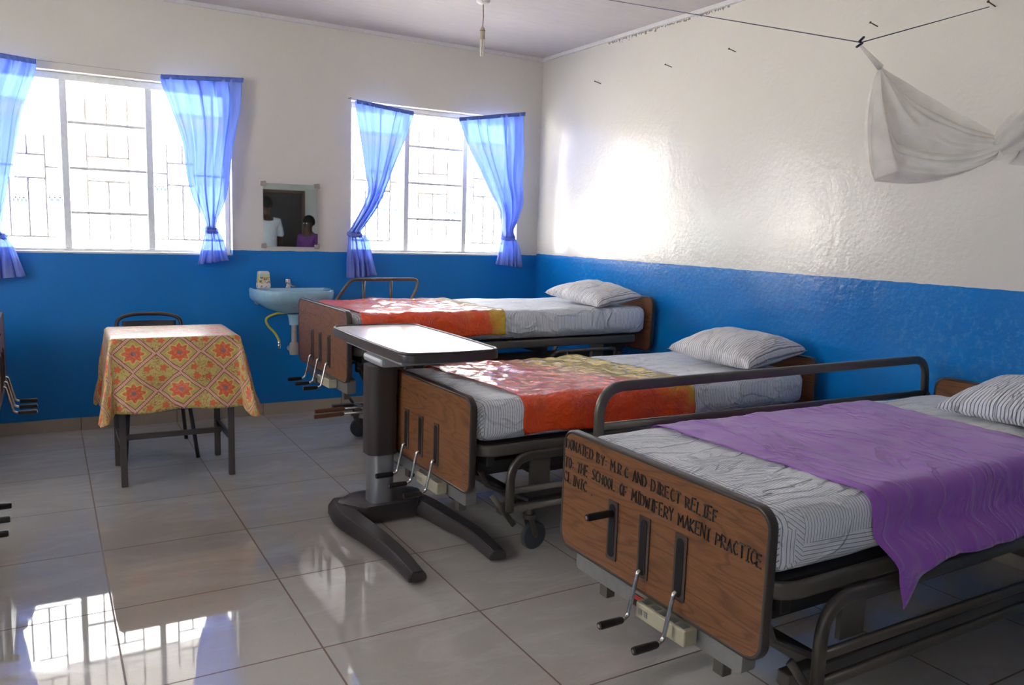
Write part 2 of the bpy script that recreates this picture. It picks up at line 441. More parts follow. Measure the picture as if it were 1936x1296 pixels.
struct('wall_left', wall_with_holes(YF, 0, [WL1], 'x', XL-.2, XL), 'wall_b')
struct('wall_front', wall_with_holes(XL-.2, .2, [WF1, (-1.62, -.82, 0, 1.99)], 'y', YF-.2, YF), 'wall_b')
struct('floor', mk(((XL-.2, YF-.2, -.1), (.2, .2, 0))), 'floor')
struct('ceiling', mk(((XL-.2, YF-.2, ZC), (.2, .2, ZC+.1))), 'ceiling')
struct('trim_1', mk(((XL, -.022, ZC-.028), (0, -.001, ZC-.001))), 'trim')
struct('trim_2', mk(((-.022, YF, ZC-.028), (-.001, -.022, ZC-.001))), 'trim')
struct('baseboard_back', mk(((XL, -.012, 0), (0, 0, .085))), 'base')
struct('baseboard_right', mk(((-.012, YF, 0), (0, -.012, .085))), 'base')
struct('baseboard_left', mk(((XL, YF, 0), (XL+.012, -.012, .085))), 'base')
# door in the wall behind the viewer (seen in the mirror)
d = struct('door_1', mk(((-1.57, YF-.12, .01), (-.87, YF-.08, 1.94)), bev=.004), 'door')
struct('door_frame', mk(((-1.62, YF-.19, 0), (-1.57, YF+.015, 1.99)), ((-.87, YF-.19, 0), (-.82, YF+.015, 1.99)), ((-1.57, YF-.19, 1.94), (-.87, YF+.015, 1.99))), 'doorframe', d)
bm = bmesh.new(); sweep(bm, fillet([(-.95, YF-.08, 1.0), (-.95, YF-.03, 1.0), (-1.06, YF-.03, 1.0)], .02), .009); lathe(bm, [(.02, -.004), (.02, .006)], 16, (-.95, YF-.078, 1.0), 'y')
struct('door_handle', bm, 'steel', d)

def bars(name, segs, mat, parent, w=.0075):
    bm = bmesh.new()
    for a, b in segs: sweep(bm, [a, b], w, 6)
    return obj(name, bm, mat, parent, smooth=True)
def window(name, W, mx, rails, barsegs, glass=True, frost=False):
    x0, x1, z0, z1 = W; yf = .10
    t = bpy.data.objects.new(name, None); C.objects.link(t); t.location = ((x0+x1)/2, 0, z0); t['kind'] = 'structure'; cx = (x0+x1)/2
    X = lambda v: v-cx; Z = lambda v: v-z0
    g = .002
    fr = bmesh.new()
    for a in (((x0+g), x0+.035, z0+g, z1-g), (x1-.035, x1-g, z0+g, z1-g)): box(fr, (X(a[0]), yf-.02, Z(a[2])), (X(a[1]), yf+.02, Z(a[3])), .003)
    box(fr, (X(x0+.035), yf-.02, g), (X(x1-.035), yf+.02, .03), .003); box(fr, (X(x0+.035), yf-.02, Z(z1-.045)), (X(x1-.035), yf+.02, Z(z1)-g), .003)
    obj('window_frame', fr, 'frame', t)
    for m in mx: obj('mullion', mk(((X(m)-.021, yf-.025, .031), (X(m)+.021, yf+.025, Z(z1-.047))), bev=.004), 'frame', t)
    gb = bmesh.new()
    for r in rails: box(gb, (X(mx[0])+.022, yf-.010, Z(r)-.009), (X(mx[1])-.022, yf+.010, Z(r)+.009), .002)
    obj('glazing_bar', gb, 'frame', t)
    bm = bmesh.new(); box(bm, (X(mx[0])+.022, yf-.002, .031), (X(mx[1])-.022, yf+.002, Z(z1-.047)))
    obj('glass_pane', bm, 'glass', t)
    bars('burglar_bars', [((X(a), .145, Z(b)), (X(c), .145, Z(e))) for a, b, c, e in barsegs], 'bar', t)
    obj('window_sill', mk(((X(x0)+g, g, -.001), (X(x1)-g, .19, .012))), 'trim', t)
    return t
def bar_layout(W, m0, m1, rails):
    x0, x1, z0, z1 = W; S = []
    wz = (m1-m0)/4; mid = rails[1]; lo = z0+.03
    q = [m0+wz*k for k in (1, 2, 3)]
    S += [(q[0], z0, q[0], z1-.04), (q[2], z0, q[2], z1-.04), (q[1], mid+.085, q[1], z1-.04), (q[1], z0, q[1], mid-.075)]
    S += [(q[0], mid+.085, q[2], mid+.085), (q[0], mid-.075, q[2], mid-.075)]
    for s in (-1, 1):
        e = m0 if s < 0 else m1; o = x0 if s < 0 else x1; d = lambda k: e+s*k
        S += [(d(0), mid, d(.115), mid), (d(.115), z0+.10, d(.115), mid+.20), (d(.115), mid-.075, d(.29), mid-.075), (d(.215), z0+.10, d(.215), mid-.075),
              (d(.115), mid+.075, d(.29), mid+.075), (d(.215), mid+.075, d(.215), mid+.20), (d(.32), z0+.10, d(.32), mid-.075), (d(0), z0+.10, o, z0+.10), (d(.29), mid, o, mid), (d(.42), z0+.10, d(.42), z1-.04)]
    return S
R1 = [2.03, 1.738, 1.45]; R2_ = [2.07, 1.781, 1.496]
window('window_1', W1, (-3.585, -3.080), R1, bar_layout(W1, -3.585, -3.080, R1))
window('window_2', W2, (-1.200, -.680), R2_, bar_layout(W2, -1.200, -.680, R2_))
def plainwin(name, W, ax, pos):
    a0, a1, z0, z1 = W; t = bpy.data.objects.new(name, None); C.objects.link(t); t['kind'] = 'structure'
    bm = bmesh.new()
    def B(u0, u1, v0, v1, h=.02):
        if ax == 'y': box(bm, (u0, pos-h, v0), (u1, pos+h, v1))
        else: box(bm, (pos-h, u0, v0), (pos+h, u1, v1))
    B(a0+.002, a0+.04, z0+.002, z1-.002); B(a1-.04, a1-.002, z0+.002, z1-.002); B(a0+.04, a1-.04, z0+.002, z0+.04); B(a0+.04, a1-.04, z1-.04, z1-.002)
    for k in (1, 2): m = a0+(a1-a0)*k/3; B(m-.02, m+.02, z0+.04, z1-.04)
    obj('window_frame', bm, 'frame', t)
plainwin('fill_window', WF1, 'y', YF-.1); plainwin('window_4', WL1, 'x', XL-.1)

# ------------------------------------------------------------------ outside
struct('ground', mk(((-30, -30, -.35), (30, 40, -.25))), 'ground')
struct('veranda_slab', mk(((XL-.2, .22, -.249), (.2, 1.9, -.02))), 'ground')
struct('veranda_soffit', mk(((XL-1.2, .21, 2.52), (1.2, 1.66, 2.56))), 'soffit')
struct('roof', mk(((XL-1.2, YF-1.4, 3.0), (1.2, 1.75, 3.06))), 'roofmetal')  # unseen roof, added with wide eaves so sun stays out of the windows
b = thing('ward_building', 'pale building across the yard with blue barred windows', 'building', (0, 9, -.25))
obj('facade_wall', mk(((-16, 0, 0), (14, .3, 3.25))), 'facade', b)
obj('fascia', mk(((-16.4, -.5, 3.18), (14.4, -.44, 3.36))), 'fascia', b)
obj('roof_sheet', mk(((-16.4, -.5, 3.37), (14.4, 2.5, 3.42))), 'roofmetal', b)
for xw, wd, zt_, zb_ in ((-4.03, .22, 1.95, 1.42), (-3.55, .30, 2.0, 1.42), (-2.0, .25, 2.03, 1.90), (2.22, .48, 2.05, 1.54), (3.6, .48, 2.05, 1.54), (1.78, .20, 1.60, 1.50), (-6.5, .5, 2.0, 1.42)):
    wb = obj('window_shutter', mk(((xw-wd/2, -.02, zb_+.25), (xw+wd/2, -.001, zt_+.25))), 'bwin', b)
    g = bmesh.new()
    for k in range(5): x = xw-wd/2+wd*k/4; box(g, (x-.012, -.045, zb_+.25), (x+.012, -.025, zt_+.25))
    box(g, (xw-wd/2, -.045, (zt_+zb_)/2+.24), (xw+wd/2, -.024, (zt_+zb_)/2+.27))
    obj('window_grille', g, 'bwhite', wb)

# ------------------------------------------------------------------ stroke lettering
GL = {'D': ['0,0 0,1 .35,.9 .5,.5 .35,.08 -.04,0'], 'O': ['.25,1 .03,.7 .05,.25 .25,0 .45,.3 .45,.75 .25,1'], 'N': ['0,0 0,1 .45,0 .45,1'],
 'A': ['0,0 .25,1 .5,0', '.08,.35 .44,.35'], 'T': ['.25,0 .25,1', '0,1 .52,.98'], 'E': ['.42,0 0,0 0,1 .42,1', '0,.52 .36,.52'], 'B': ['0,0 0,1 .36,.85 .3,.56 0,.5 .42,.32 .36,.05 0,0'],
 'Y': ['0,1 .25,.5 .25,0', '.5,1 .25,.5'], ':': ['.1,.62 .12,.58', '.1,.22 .12,.18'], 'M': ['0,0 .05,1 .3,.4 .55,1 .6,0'], 'R': ['0,0 0,1 .4,.85 .36,.55 0,.48 .45,0'],
 'C': ['.45,.85 .25,1 .03,.65 .05,.25 .25,0 .47,.12'], 'I': ['.2,0 .2,1', '.05,1 .36,1', '.05,0 .36,0'], 'F': ['0,0 0,1 .42,1', '0,.52 .34,.52'], 'L': ['0,1 0,0 .4,0'], 'S': ['.45,.86 .25,1 .05,.78 .4,.4 .35,.06 .02,.08'],
 'H': ['0,0 0,1', '.45,0 .45,1', '0,.5 .45,.5'], 'W': ['0,1 .14,0 .3,.7 .45,0 .6,1'], 'K': ['0,0 0,1', '.42,1 0,.45 .45,0'], 'P': ['0,0 0,1 .42,.85 .38,.52 0,.45'], '.': ['.05,.03 .08,0'], 'G': ['.45,.85 .25,1 .03,.65 .05,.25 .25,0 .45,.1 .45,.4 .3,.4'],
 '4': ['.35,0 .35,1 0,.3 .5,.3'], '2': ['.03,.8 .22,1 .42,.75 0,0 .45,0'], '0': ['.25,1 .03,.7 .05,.25 .25,0 .45,.3 .45,.75 .25,1'],
 'o': ['.22,.7 .02,.45 .08,.05 .3,.05 .4,.4 .22,.7']}
def writing(bm, text, P0, P1, h, adv, up, r=.0014, jit=.05, rs=3, back=None):
    """text from P0 to P1 (baseline ends) with letters of height h"""
    rnd = random.Random(rs); wd = []
    for ch in text: wd.append({' ': .55, 'M': .78, 'W': .78, 'I': .5, '.': .3, ':': .35}.get(ch, .66))
    tot = sum(wd); P0 = Vector(P0); P1 = Vector(P1); D = (P1-P0); x = 0; U = Vector(up)
    hw = D.length/tot
    for ch, wv in zip(text, wd):
        if ch != ' ':
            o = P0+D*(x/tot)+U*h*rnd.uniform(-jit, jit); s = h*rnd.uniform(.92, 1.08); sl = rnd.uniform(-.05, .08)
            for st in GL[ch]:
                pts = []
                for q in st.split():
                    a, b_ = map(float, q.split(',')); a += rnd.uniform(-.02, .02)
                    pts.append(o+D.normalized()*hw*1.05*(a+sl*b_)+U*s*b_)
                sweep(bm, pts, r, 5)
        x += wv

# ------------------------------------------------------------------ hospital beds
def board(name, root, x0, x1, yh, z0, z1, face):
    bm = bmesh.new(); prism(bm, rrect(-yh+.006, yh-.006, z0+.006, z1-.006, .045, 6), x0, x1, 'x')
    p = obj(name, bm, 'wood', root)
    e = bmesh.new(); ol = rrect(-yh+.001, yh-.001, z0+.001, z1-.001, .05, 8); xm = (x0+x1)/2
    sweep(e, [(xm, a, b) for a, b in ol], .0065, 12, True, ry=(x1-x0)/2+.0015, up=(0, 0, 1))
    obj('edge_trim', e, 'edge', p, smooth=True); return p
def crank(root, y, zt, down=True, stick=.10):
    if down:
        zs = zt-.345
        pts = fillet([(.012, y, zs+.008), (-.018, y, zs+.012), (-.050, y-.002, zs-.125), (-.075, y-.002, zs-.132)], [0, .012, .015, 0], 6)
        rod = obj('crank_rod', tube(pts, .0066, 10), 'chrome', root, smooth=True)
        bm = bmesh.new(); lathe(bm, [(.009, -.070), (.0115, -.078), (.0125, -.12), (.0125, -.150), (.011, -.156)], 16, (0, y-.002, zs-.132), 'x')
        g = obj('crank_grip', bm, 'black', rod, smooth=True, angle=40)
        bm = bmesh.new(); lathe(bm, [(.006, -.1561), (.006, -.158)], 12, (0, y-.002, zs-.132), 'x'); obj('grip_rivet', bm, 'chrome', rod)
    else:
        zs = zt-.205
        rod = obj('crank_rod', tube([(.012, y, zt-.345), (.006, y, zs)], .0066, 10), 'chrome', root, smooth=True)
        bm = bmesh.new(); lathe(bm, [(.009, .004), (.0115, -.004), (.0125, -.05), (.0125, -.098), (.011, -.104)], 16, (0, y, zs), 'x')
        obj('crank_grip', bm, 'black', rod, smooth=True, angle=40)
        bm = bmesh.new(); lathe(bm, [(.006, -.1041), (.006, -.106)], 12, (0, y, zs), 'x'); obj('grip_rivet', bm, 'chrome', rod)
def caster(root, x, y, swing=0.3):
    ca = bpy.data.objects.new('caster', None)
    bm = bmesh.new(); lathe(bm, [(.020, .17), (.020, .195)], 16, (x, y, 0)); lathe(bm, [(.030, .150), (.030, .169)], 16, (x, y, 0))
    c, s = math.cos(swing), math.sin(swing)
    def L(a, b_, z): return (x+a*c-b_*s, y+a*s+b_*c, z)
    for k in (-1, 1):
        sweep(bm, [L(0, k*.020, .152), L(.012, k*.022, .11), L(.028, k*.022, .065)], .014, 8, ry=.0025)
    sweep(bm, [L(.028, -.030, .065), L(.028, .030, .065)], .005, 8)
    ob = obj('caster', bm, 'bronze', root, smooth=True, angle=35)
    w_ = bmesh.new(); lathe(w_, [(.035, -.014), (.058, -.014), (.064, -.008), (.064, .008), (.058, .014), (.035, .014)], 28, (0, 0, 0), 'y')
    for v in w_.verts: v.co = Vector(L(.028+v.co.x, v.co.y, .0645+v.co.z))
    obj('wheel', w_, 'rubber', ob, smooth=True, angle=35)
    return ob
def full_rail(root, y, ztop, up=True):
    """long flat-tube side rail frame: rounded top, mid bar, feet"""
    s = 1 if y > 0 else -1; x0, x1 = .175, 2.10
    zb = ztop-.23
    fr = obj('side_rail', tube(fillet([(x0, y, zb), (x0, y, ztop), (x1, y, ztop+.005), (x1+.02, y, zb+.03)], [0, .11, .09, 0], 10), .012, 12, ry=.019, up=(0, 1, 0)), 'bronze', root, smooth=True)
    obj('rail_bar', tube([(x0+.012, y, ztop-.145), (x1, y, ztop-.16)], .009, 10, ry=.0145, up=(0, 1, 0)), 'bronze', fr, smooth=True)
    if up:
        obj('rail_brace', tube([(x1+.01, y, ztop-.13), (x1+.05, y-s*.02, ztop-.21)], .006, 8, ry=.012, up=(0, 1, 0)), 'bronze', fr, smooth=True)
        for xx in (x0, x1+.02): obj('rail_bracket', tube([(xx, y, zb+.01), (xx, y-s*.035, zb-.03)], .013, 8), 'bronze', fr, smooth=True)
    else:
        obj('rail_bar', tube([(x0+.012, y, ztop-.225), (x1+.02, y, ztop-.225)], .009, 10, ry=.0145, up=(0, 1, 0)), 'bronze', fr, smooth=True)
        for xx in (x0+.03, x1-.12): obj('rail_link', tube([(xx, y-s*.006, ztop-.30), (xx-.10, y-s*.035, ztop-.16)], .005, 8, ry=.012, up=(0, 1, 0)), 'bronze', fr, smooth=True)
    return fr
def half_rail(root, y, xa, ztop, h=.18):
    fr = obj('side_rail', tube(fillet([(xa+.02, y, ztop-h-.02), (xa, y, ztop-h+.03), (xa+.11, y, ztop), (xa+.60, y, ztop), (xa+.60, y, ztop-.06), (xa+.53, y, ztop-h)], [0, .03, .04, .04, .03, 0], 8), .011, 10), 'bronze', root, smooth=True)
    for dx in (.20, .40): obj('rail_bar', tube([(xa+dx, y, ztop-.006), (xa+dx, y, ztop-h-.02)], .010, 8), 'bronze', fr, smooth=True)
    obj('rail_bar', tube([(xa+.01, y, ztop-h-.012), (xa+.54, y, ztop-h-.012)], .010, 8), 'bronze', fr, smooth=True)
    return fr
def make_bed(label, loc, yaw, zt, rails, first_up=False, text=None, pedals=False, box_=True, group='adjustable hospital beds', slots=(.165, .01, -.15), hdz=.048, hx=2.13):
    r = thing('hospital_bed', label, 'bed', loc, yaw, group)
    fb = board('footboard', r, 0, .028, .455, zt-.405, zt, -1)
    hb = board('headboard', r, hx, hx+.028, .455, zt-.33, zt+hdz, 1)
    for k, y in enumerate(slots):
        bm = bmesh.new(); z0, z1 = zt-.360, zt-.165
        prism(bm, rrect(y-.025, y+.025, z0, z1, .004, 3), -.005, -.0002, 'x', bev=.0015)
        s_ = obj('crank_slot', bm, 'slot', fb)
        bm = bmesh.new(); prism(bm, rrect(y-.015, y+.015, z0+.011, z1-.011, .014, 6), -.0062, -.0052, 'x'); obj('slot_shade_plate', bm, 'void', s_)  # flat black plate on the bezel, painted shade of the slot's hollow
        crank(r, y, zt, not (first_up and k == 0))
    # deck frame
    zd = zt-.205
    bm = bmesh.new(); sweep(bm, fillet([(.055, -.445, zd-.028), (2.09, -.445, zd-.028), (2.09, .445, zd-.028), (.055, .445, zd-.028)], [.10, .04, .04, .10], 8, True), .024, 12, True, ry=.010, up=(0, 0, 1))
    obj('deck_frame', bm, 'taupe', r, smooth=True, angle=50)
    bm = bmesh.new()
    for a, b_ in ((.08, .62), (.64, 1.05), (1.07, 2.07)): prism(bm, rrect(a, b_, -.425, .425, .02), zd-.014, zd-.004)
    obj('deck_panel', bm, 'dark', r)
    # inner beams and mechanisms
    bm = bmesh.new()
    for y in (-.33, .33): box(bm, (.10, y-.02, zd-.16), (2.06, y+.02, zd-.10), .004)
    for x in (.12, .75, 1.35, 2.0): box(bm, (x-.02, -.425, zd-.10), (x+.02, .425, zd-.056), .004)
    obj('inner_frame', bm, 'dark', r)
    bm = bmesh.new()
    for y in slots:
        sweep(bm, [(.032, y*.9, zt-.345), (.9, y*.9, zd-.13)], .009, 8); sweep(bm, [(.35, y*.9, zt-.343+.03), (.75, y*.9, zd-.135)], .018, 8)
    obj('drive_screw', bm, 'dark', r, smooth=True)
    # cover beam under footboard
    zc = zt-.455
    bm = bmesh.new(); prism(bm, rrect(-.37, .40, zc-.03, zc+.055, .012), .034, .085, 'x', bev=.003)
    obj('cross_cover', bm, 'greybeam', r)
    # drop tubes from beam to base
    base_z = .215
    bm = bmesh.new()
    for y in (-.37, .37):
        box(bm, (.20, y-.022, base_z-.022), (2.00, y+.022, base_z+.022), .005)
    for x in (.36, 1.84): box(bm, (x-.022, -.348, base_z-.020), (x+.022, .348, base_z+.020), .004)
    obj('base_frame', bm, 'taupe', r)
    for y in (-.37, .37):
        for x0, x1 in ((.10, .34), (2.02, 1.80)):
            obj('support_arm', tube([(x0, y, zd-.13), (x0+(x1-x0)*.15, y, zd-.2), (x1, y, base_z+.026)], .020, 8, ry=.008, up=(0, 1, 0)), 'taupe', r, smooth=True, angle=40)
        for xm in (.30, 1.70): obj('rail_mount', mk(((xm, y*1.23-.008, zd-.20), (xm+.10, y*1.23+.008, zd-.055))), 'taupe', r)
    bm = bmesh.new(); box(bm, (.50, -.16, zd-.26), (1.05, .16, zd-.165), .01); box(bm, (1.15, -.25, zd-.22), (1.3, .25, zd-.17), .01); obj('mechanism_box', bm, 'dark', r)
    for x in (.36, 1.84):
        for y in (-.37, .37): caster(r, x, y, random.uniform(-.6, .6))
    if box_:
        bm = bmesh.new(); prism(bm, rrect(-.005, .05, zc-.050, zc+.035, .008), 0, .01, 'x'); bm.free()
        bm = bmesh.new(); box(bm, (-.020, -.205, zc-.022), (.030, .010, zc+.028), .005)
        cb = obj('control_box', bm, 'beige', r)
        bm = bmesh.new()
        for k in range(5): box(bm, (-.012, -.19+k*.04, zc+.0281), (.012, -.165+k*.04, zc+.030))
        for k in range(2): box(bm, (-.0215, -.045+k*.024, zc-.006), (-.0201, -.030+k*.024, zc+.012))
        obj('push_button', bm, 'greybeam', cb)
        bm = bmesh.new(); box(bm, (.032, .030, zc-.028), (.0338, .085, zc+.012)); lb = obj('model_plate', bm, 'black', r)
        bm = bmesh.new(); box(bm, (.0310, .033, zc-.006), (.0319, .082, zc+.009)); obj('red_band', bm, 'red', lb)
        bm = bmesh.new(); writing(bm, '42', (.0315, .058, zc-.025), (.0315, .037, zc-.025), .014, 0, (0, 0, 1), .0012, 0); obj('plate_number', bm, 'white', lb)
        for y in (.25, -.28): obj('cover_bracket', mk(((.04, y-.02, zc-.075), (.075, y+.02, zc-.031)), bev=.003), 'taupe', r)
    if pedals:
        for dz, dy in ((0, 0), (-.035, .01)):
            pd = bmesh.new(); sweep(pd, [(-.05, -.04+dy, .300+dz), (.13, -.04+dy, .303+dz)], .013, 12); pp = obj('foot_pedal', pd, 'pedal', r, smooth=True, angle=40)
            obj('pedal_rod', tube([(.131, -.04+dy, .303+dz), (.26, -.04+dy, .305+dz), (.34, -.02, zd-.13)], .008, 8), 'chrome', pp, smooth=True)
    for kind, side, up in rails:
        y = side*.498
        if kind == 'full': full_rail(r, y, zt+.124 if up else zt-.255, up)
        elif kind == 'halffoot': half_rail(r, y, .26, zt+.115 if up else zt-.285)
        else: half_rail(r, y, 1.27, zt+.115 if up else zt-.285)
    if text:
        for t_, y0, z0, y1, z1, h in text:
            bm = bmesh.new(); writing(bm, t_, (-.0008, y0, zt+z0), (-.0008, y1, zt+z1), h, 0, (0, 0, 1), .0028)
            obj('handwriting', bm, 'ink', fb)
    else:
        bm = bmesh.new(); writing(bm, 'HOCNATSOBOLHCAM', (-.0004, .40, zt-.075), (-.0004, -.06, zt-.082), .016, 0, (0, 0, 1), .0018, .2, 9); bm.free()
        bm = bmesh.new(); rnd = random.Random(5); y = .42
        while y > -.05:
            a = [(-.0002, y-k*.006+rnd.uniform(-.002, .002), zt-.085+rnd.uniform(0, .016)) for k in range(4)]; sweep(bm, a, .0012, 5); y -= rnd.choice((.02, .022, .034))
        obj('faded_writing', bm, 'inkfade', fb)
    return r
def mattress(name, label, bedloc, yaw, zt, x0=.062, x1=2.10, hw=.438, seed=0, flap=False):
    h = .185; bm = bmesh.new(); rbox(bm, (x1-x0, hw*2, h), (70, 34, 8), .052)
    cx = (x0+x1)/2; zc = zt-.205+h/2+.001; uvl = bm.loops.layers.uv.verify()
    for v in bm.verts:
        p = v.co.copy(); top = p.z > h*.3
        k = (max(0, p.z/(h/2)))
        d = .010*nz(p.x*2.2, p.y*5, p.z*4, seed)+.005*nz(p.x*6+p.y*4, p.y*11-p.x*3, p.z*10, seed)
        v.co.z += k*(d+.004*nz(p.x*1.2, 3, 0, seed))
        if abs(p.y) > hw-.06:
            v.co.y += math.copysign(.010*nz(p.x*4, p.z*5, 1, seed), p.y)
            if p.z < -h*.35: v.co.y -= math.copysign(.012+.008*nz(p.x*7, 2, 2, seed), p.y)
    zb = -h/2
    for f in bm.faces:
        n = f.normal if f.normal.length else Vector((0, 0, 1)); f.normal_update(); n = f.normal
        c = f.calc_center_median(); xl = c.x+(x1-x0)/2
        for l in f.loops:
            q = l.vert.co; u, v_ = q.x, q.y
            if abs(n.x) > .75: u = q.y*.75+q.z*.65
            elif abs(n.y) > .5 and flap and c.x-(-(x1-x0)/2) > .045:
                lim = .005+.015*c.x
                if q.z < lim+.02 and c.z < lim: u = q.z*.98+q.x*.05
                if xl < .09: u = q.x*.6+q.z*.8
            l[uvl].uv = (u, v_)
    for v in bm.verts: v.co += Vector((cx, 0, zc))
    o = obj(name, bm, 'sheet', None, smooth=True); o.location = bedloc; o.rotation_euler = (0, 0, yaw)
    return tag(o, label, 'mattress', 'striped mattresses on the beds')
def draw_sheet(name, label, mat, bedloc, yaw, zt, xa, xb, farhang, nearfun, seed, amp=.006, xedge=None, hw=.438, flare=0., cat='sheet'):
    """sheet lying over the mattress; path runs from the far edge over the top and down the near side"""
    ztop = zt-.205+.186+.006; r = .05; W_ = hw+.007
    def path(s):       # arc length from centre line: + towards near side(-y)
        a = abs(s); sg = -1 if s > 0 else 1; flat = W_-r
        if a < flat: return Vector((0, sg*a, ztop)), Vector((0, 0, 1))
        a -= flat; q = r*PI/2
        if a < q: t = a/r; return Vector((0, sg*(flat+r*math.sin(t)), ztop-r+r*math.cos(t))), Vector((0, sg*math.sin(t), math.cos(t)))
        return Vector((0, sg*W_, ztop-r-(a-q))), Vector((0, sg, 0))
    bm = bmesh.new(); nu, nv = 80, 90
    def fn(u, v):
        x = xa+(xb-xa)*u
        s0 = -(W_-r+r*PI/2+farhang); s1 = (W_-r+r*PI/2+nearfun(x)); s = s0+(s1-s0)*v
        p, n = path(s); dr = max(0, ztop-p.z-.05) if s > 0 else 0
        xx = x+(xedge(u, v, dr) if xedge else 0)+.010*nz(u*2+v*5, seed, v*9)*(1 if u in (0, 1) else .2)
        k = amp*(1.3*nz(xx*5, p.y*3+s, seed)+.8*nz(xx*13+s*4, s*11, seed)+.35*nz(xx*30, s*26, seed))
        k = max(-.0035, k+amp*.6)
        q = p+n*k; q.x = xx
        if s > 0 and dr > .07 and flare:
            e = min(1, (dr-.07)/.07); q.y -= .068*e*e*(3-2*e)+.10*max(0, dr-.14)+.012*abs(math.sin(xx*17))*e
        return q
    grid(bm, nu, nv, fn, lambda u, v: (u, v))
    o = obj(name, bm, mat, None, smooth=True); solid(o, .0012); o.location = bedloc; o.rotation_euler = (0, 0, yaw)
    return tag(o, label, cat)
def pillow(name, label, loc, rot, a=.25, b=.32, T=.085, mat='pillow', seed=0, dirn=0):
    bm = bmesh.new(); n = 36
    def sh(s):
        def fn(u, v):
            U, V = u*2-1, v*2-1
            x = a*U*(1-.10*(1-V*V)*abs(U)); y = b*V*(1-.08*(1-U*U)*abs(V))
            t = (max(0, 1-U**2)*max(0, 1-V**2))**.36
            wr = 1+.10*nz(U*2, V*2, s, seed)
            wr2 = .006*nz(U*5+V*3, V*5, 2, seed)*min(1, t*2)
            z = s*T*t*wr*(1.0 if s > 0 else .55)+s*wr2
            return Vector((x, y, z))
        return fn
    top = grid(bm, n, n, sh(1), lambda u, v: ((v*2*b, u) if dirn == 0 else (u*2*a, v))); bot = grid(bm, n, n, sh(-1), lambda u, v: ((v*2*b, u) if dirn == 0 else (u*2*a, v)))
    bmesh.ops.remove_doubles(bm, verts=bm.verts, dist=.0003)
    o = obj(name, bm, mat, None, smooth=True); o.location = loc; o.rotation_euler = rot
    return tag(o, label, 'pillow', 'striped pillows')

near = ((-2.2, -4.215, 0), 0.0, .755)
mid = ((-2.262, -2.695, 0), math.radians(1.5), .738)
far = ((-2.30, -1.262, 0), math.radians(1.2), .948)
TXT = [('DONATED BY: M.R.C AND DIRECT RELIEF', .442, -.062, -.285, -.088, .034),
       ('TO: THE SCHOOL OF MIDWIFERY MAKENI PRACTICE', .445, -.128, -.445, -.150, .036),
       ('CLINIC .', .448, -.178, .275, -.186, .034)]
make_bed('nearest bed, its wooden footboard covered in handwriting, under the purple sheet', *near, [('full', 1, True), ('full', -1, False)], True, TXT)
make_bed('middle bed on the right, wooden footboard behind the overbed table, wide orange and yellow sheet', *mid, [('full', -1, False), ('full', 1, False)], hx=2.145)
make_bed('raised bed at the window wall with wooden footboard and short upright side rail', *far, [('halffoot', 1, True), ('halfhead', -1, False), ('halffoot', -1, False)], pedals=True, hx=2.215)
mattress('mattress', 'mattress in blue-grey striped sheet on the nearest bed, partly under purple cloth', *near, seed=1, flap=True)
mattress('mattress', 'striped mattress on the middle right-hand bed, under the yellow and orange plastic', *mid, seed=2)
mattress('mattress', 'pale striped mattress on the raised bed by the far windows', *far, x1=2.19, seed=3)
def near_hang(x):
    return .150+.108*max(0, 1-(x-.425)/.24)**1.5+.006*math.sin(x*9)
draw_sheet('purple_draw_sheet', 'purple cotton cloth across the nearest bed with one corner hanging low', 'purple', *near, .428, 1.50, .10, near_hang, 4, .0055,
    lambda u, v, dr: ((.10*dr)*math.exp(-(u*1.11)/.35)+(.07*(1-v) if u > .5 else -.07*(1-v)*(1-u*2))), flare=.35)
draw_sheet('plastic_draw_sheet', 'glossy orange and yellow plastic sheet across the middle right-hand bed', 'plastic_mid', *mid, .27, 1.27, .12, lambda x: .115+.006*math.sin(x*12), 5, .009,
    lambda u, v, dr: -.06*(1-v)*(1-u)-.10*(1-v)*u)
draw_sheet('plastic_draw_sheet', 'glossy orange plastic sheet with yellow corner on the raised far bed', 'plastic_far', *far, .09, 1.035, .12, lambda x: .105+.005*math.sin(x*12), 6, .007,
    lambda u, v, dr: -.02*(1-v))
pillow('pillow', 'plump pale striped pillow on the raised bed in the room corner', (-.37, -1.37, .935+.062), (math.radians(5), math.radians(-8), .12), .21, .29, .085, seed=1)
pillow('pillow', 'big plump striped pillow at the head of the middle right-hand bed', (-.37, -2.76, .725+.078), (math.radians(2), math.radians(-8), .08), .24, .30, .108, seed=2)
pillow('pillow', 'dark-striped flatter pillow on the nearest bed at the right edge', (-.36, -4.35, .742+.074), (math.radians(-2), math.radians(-12), -.05), .23, .275, .085, 'pillow2', 3)

# left row beds, only their crank handles and one footboard edge reach into view
def left_bed(label, loc, zt, ml):
    L = ((loc[0], loc[1], 0), PI, zt)
    make_bed(label, *L, [('full', 1, False)], box_=False)
    mattress('mattress', ml, *L, seed=loc[1])
left_bed('bed at left picture edge by the window wall, footboard edge and three cranks showing', (-3.95, -.92), .855, 'striped mattress on the left-row bed by the window wall')
left_bed('bed on the left of which only three black crank grips show', (-4.03, -2.62), .79, 'striped mattress on the left-row bed nearer the viewer')

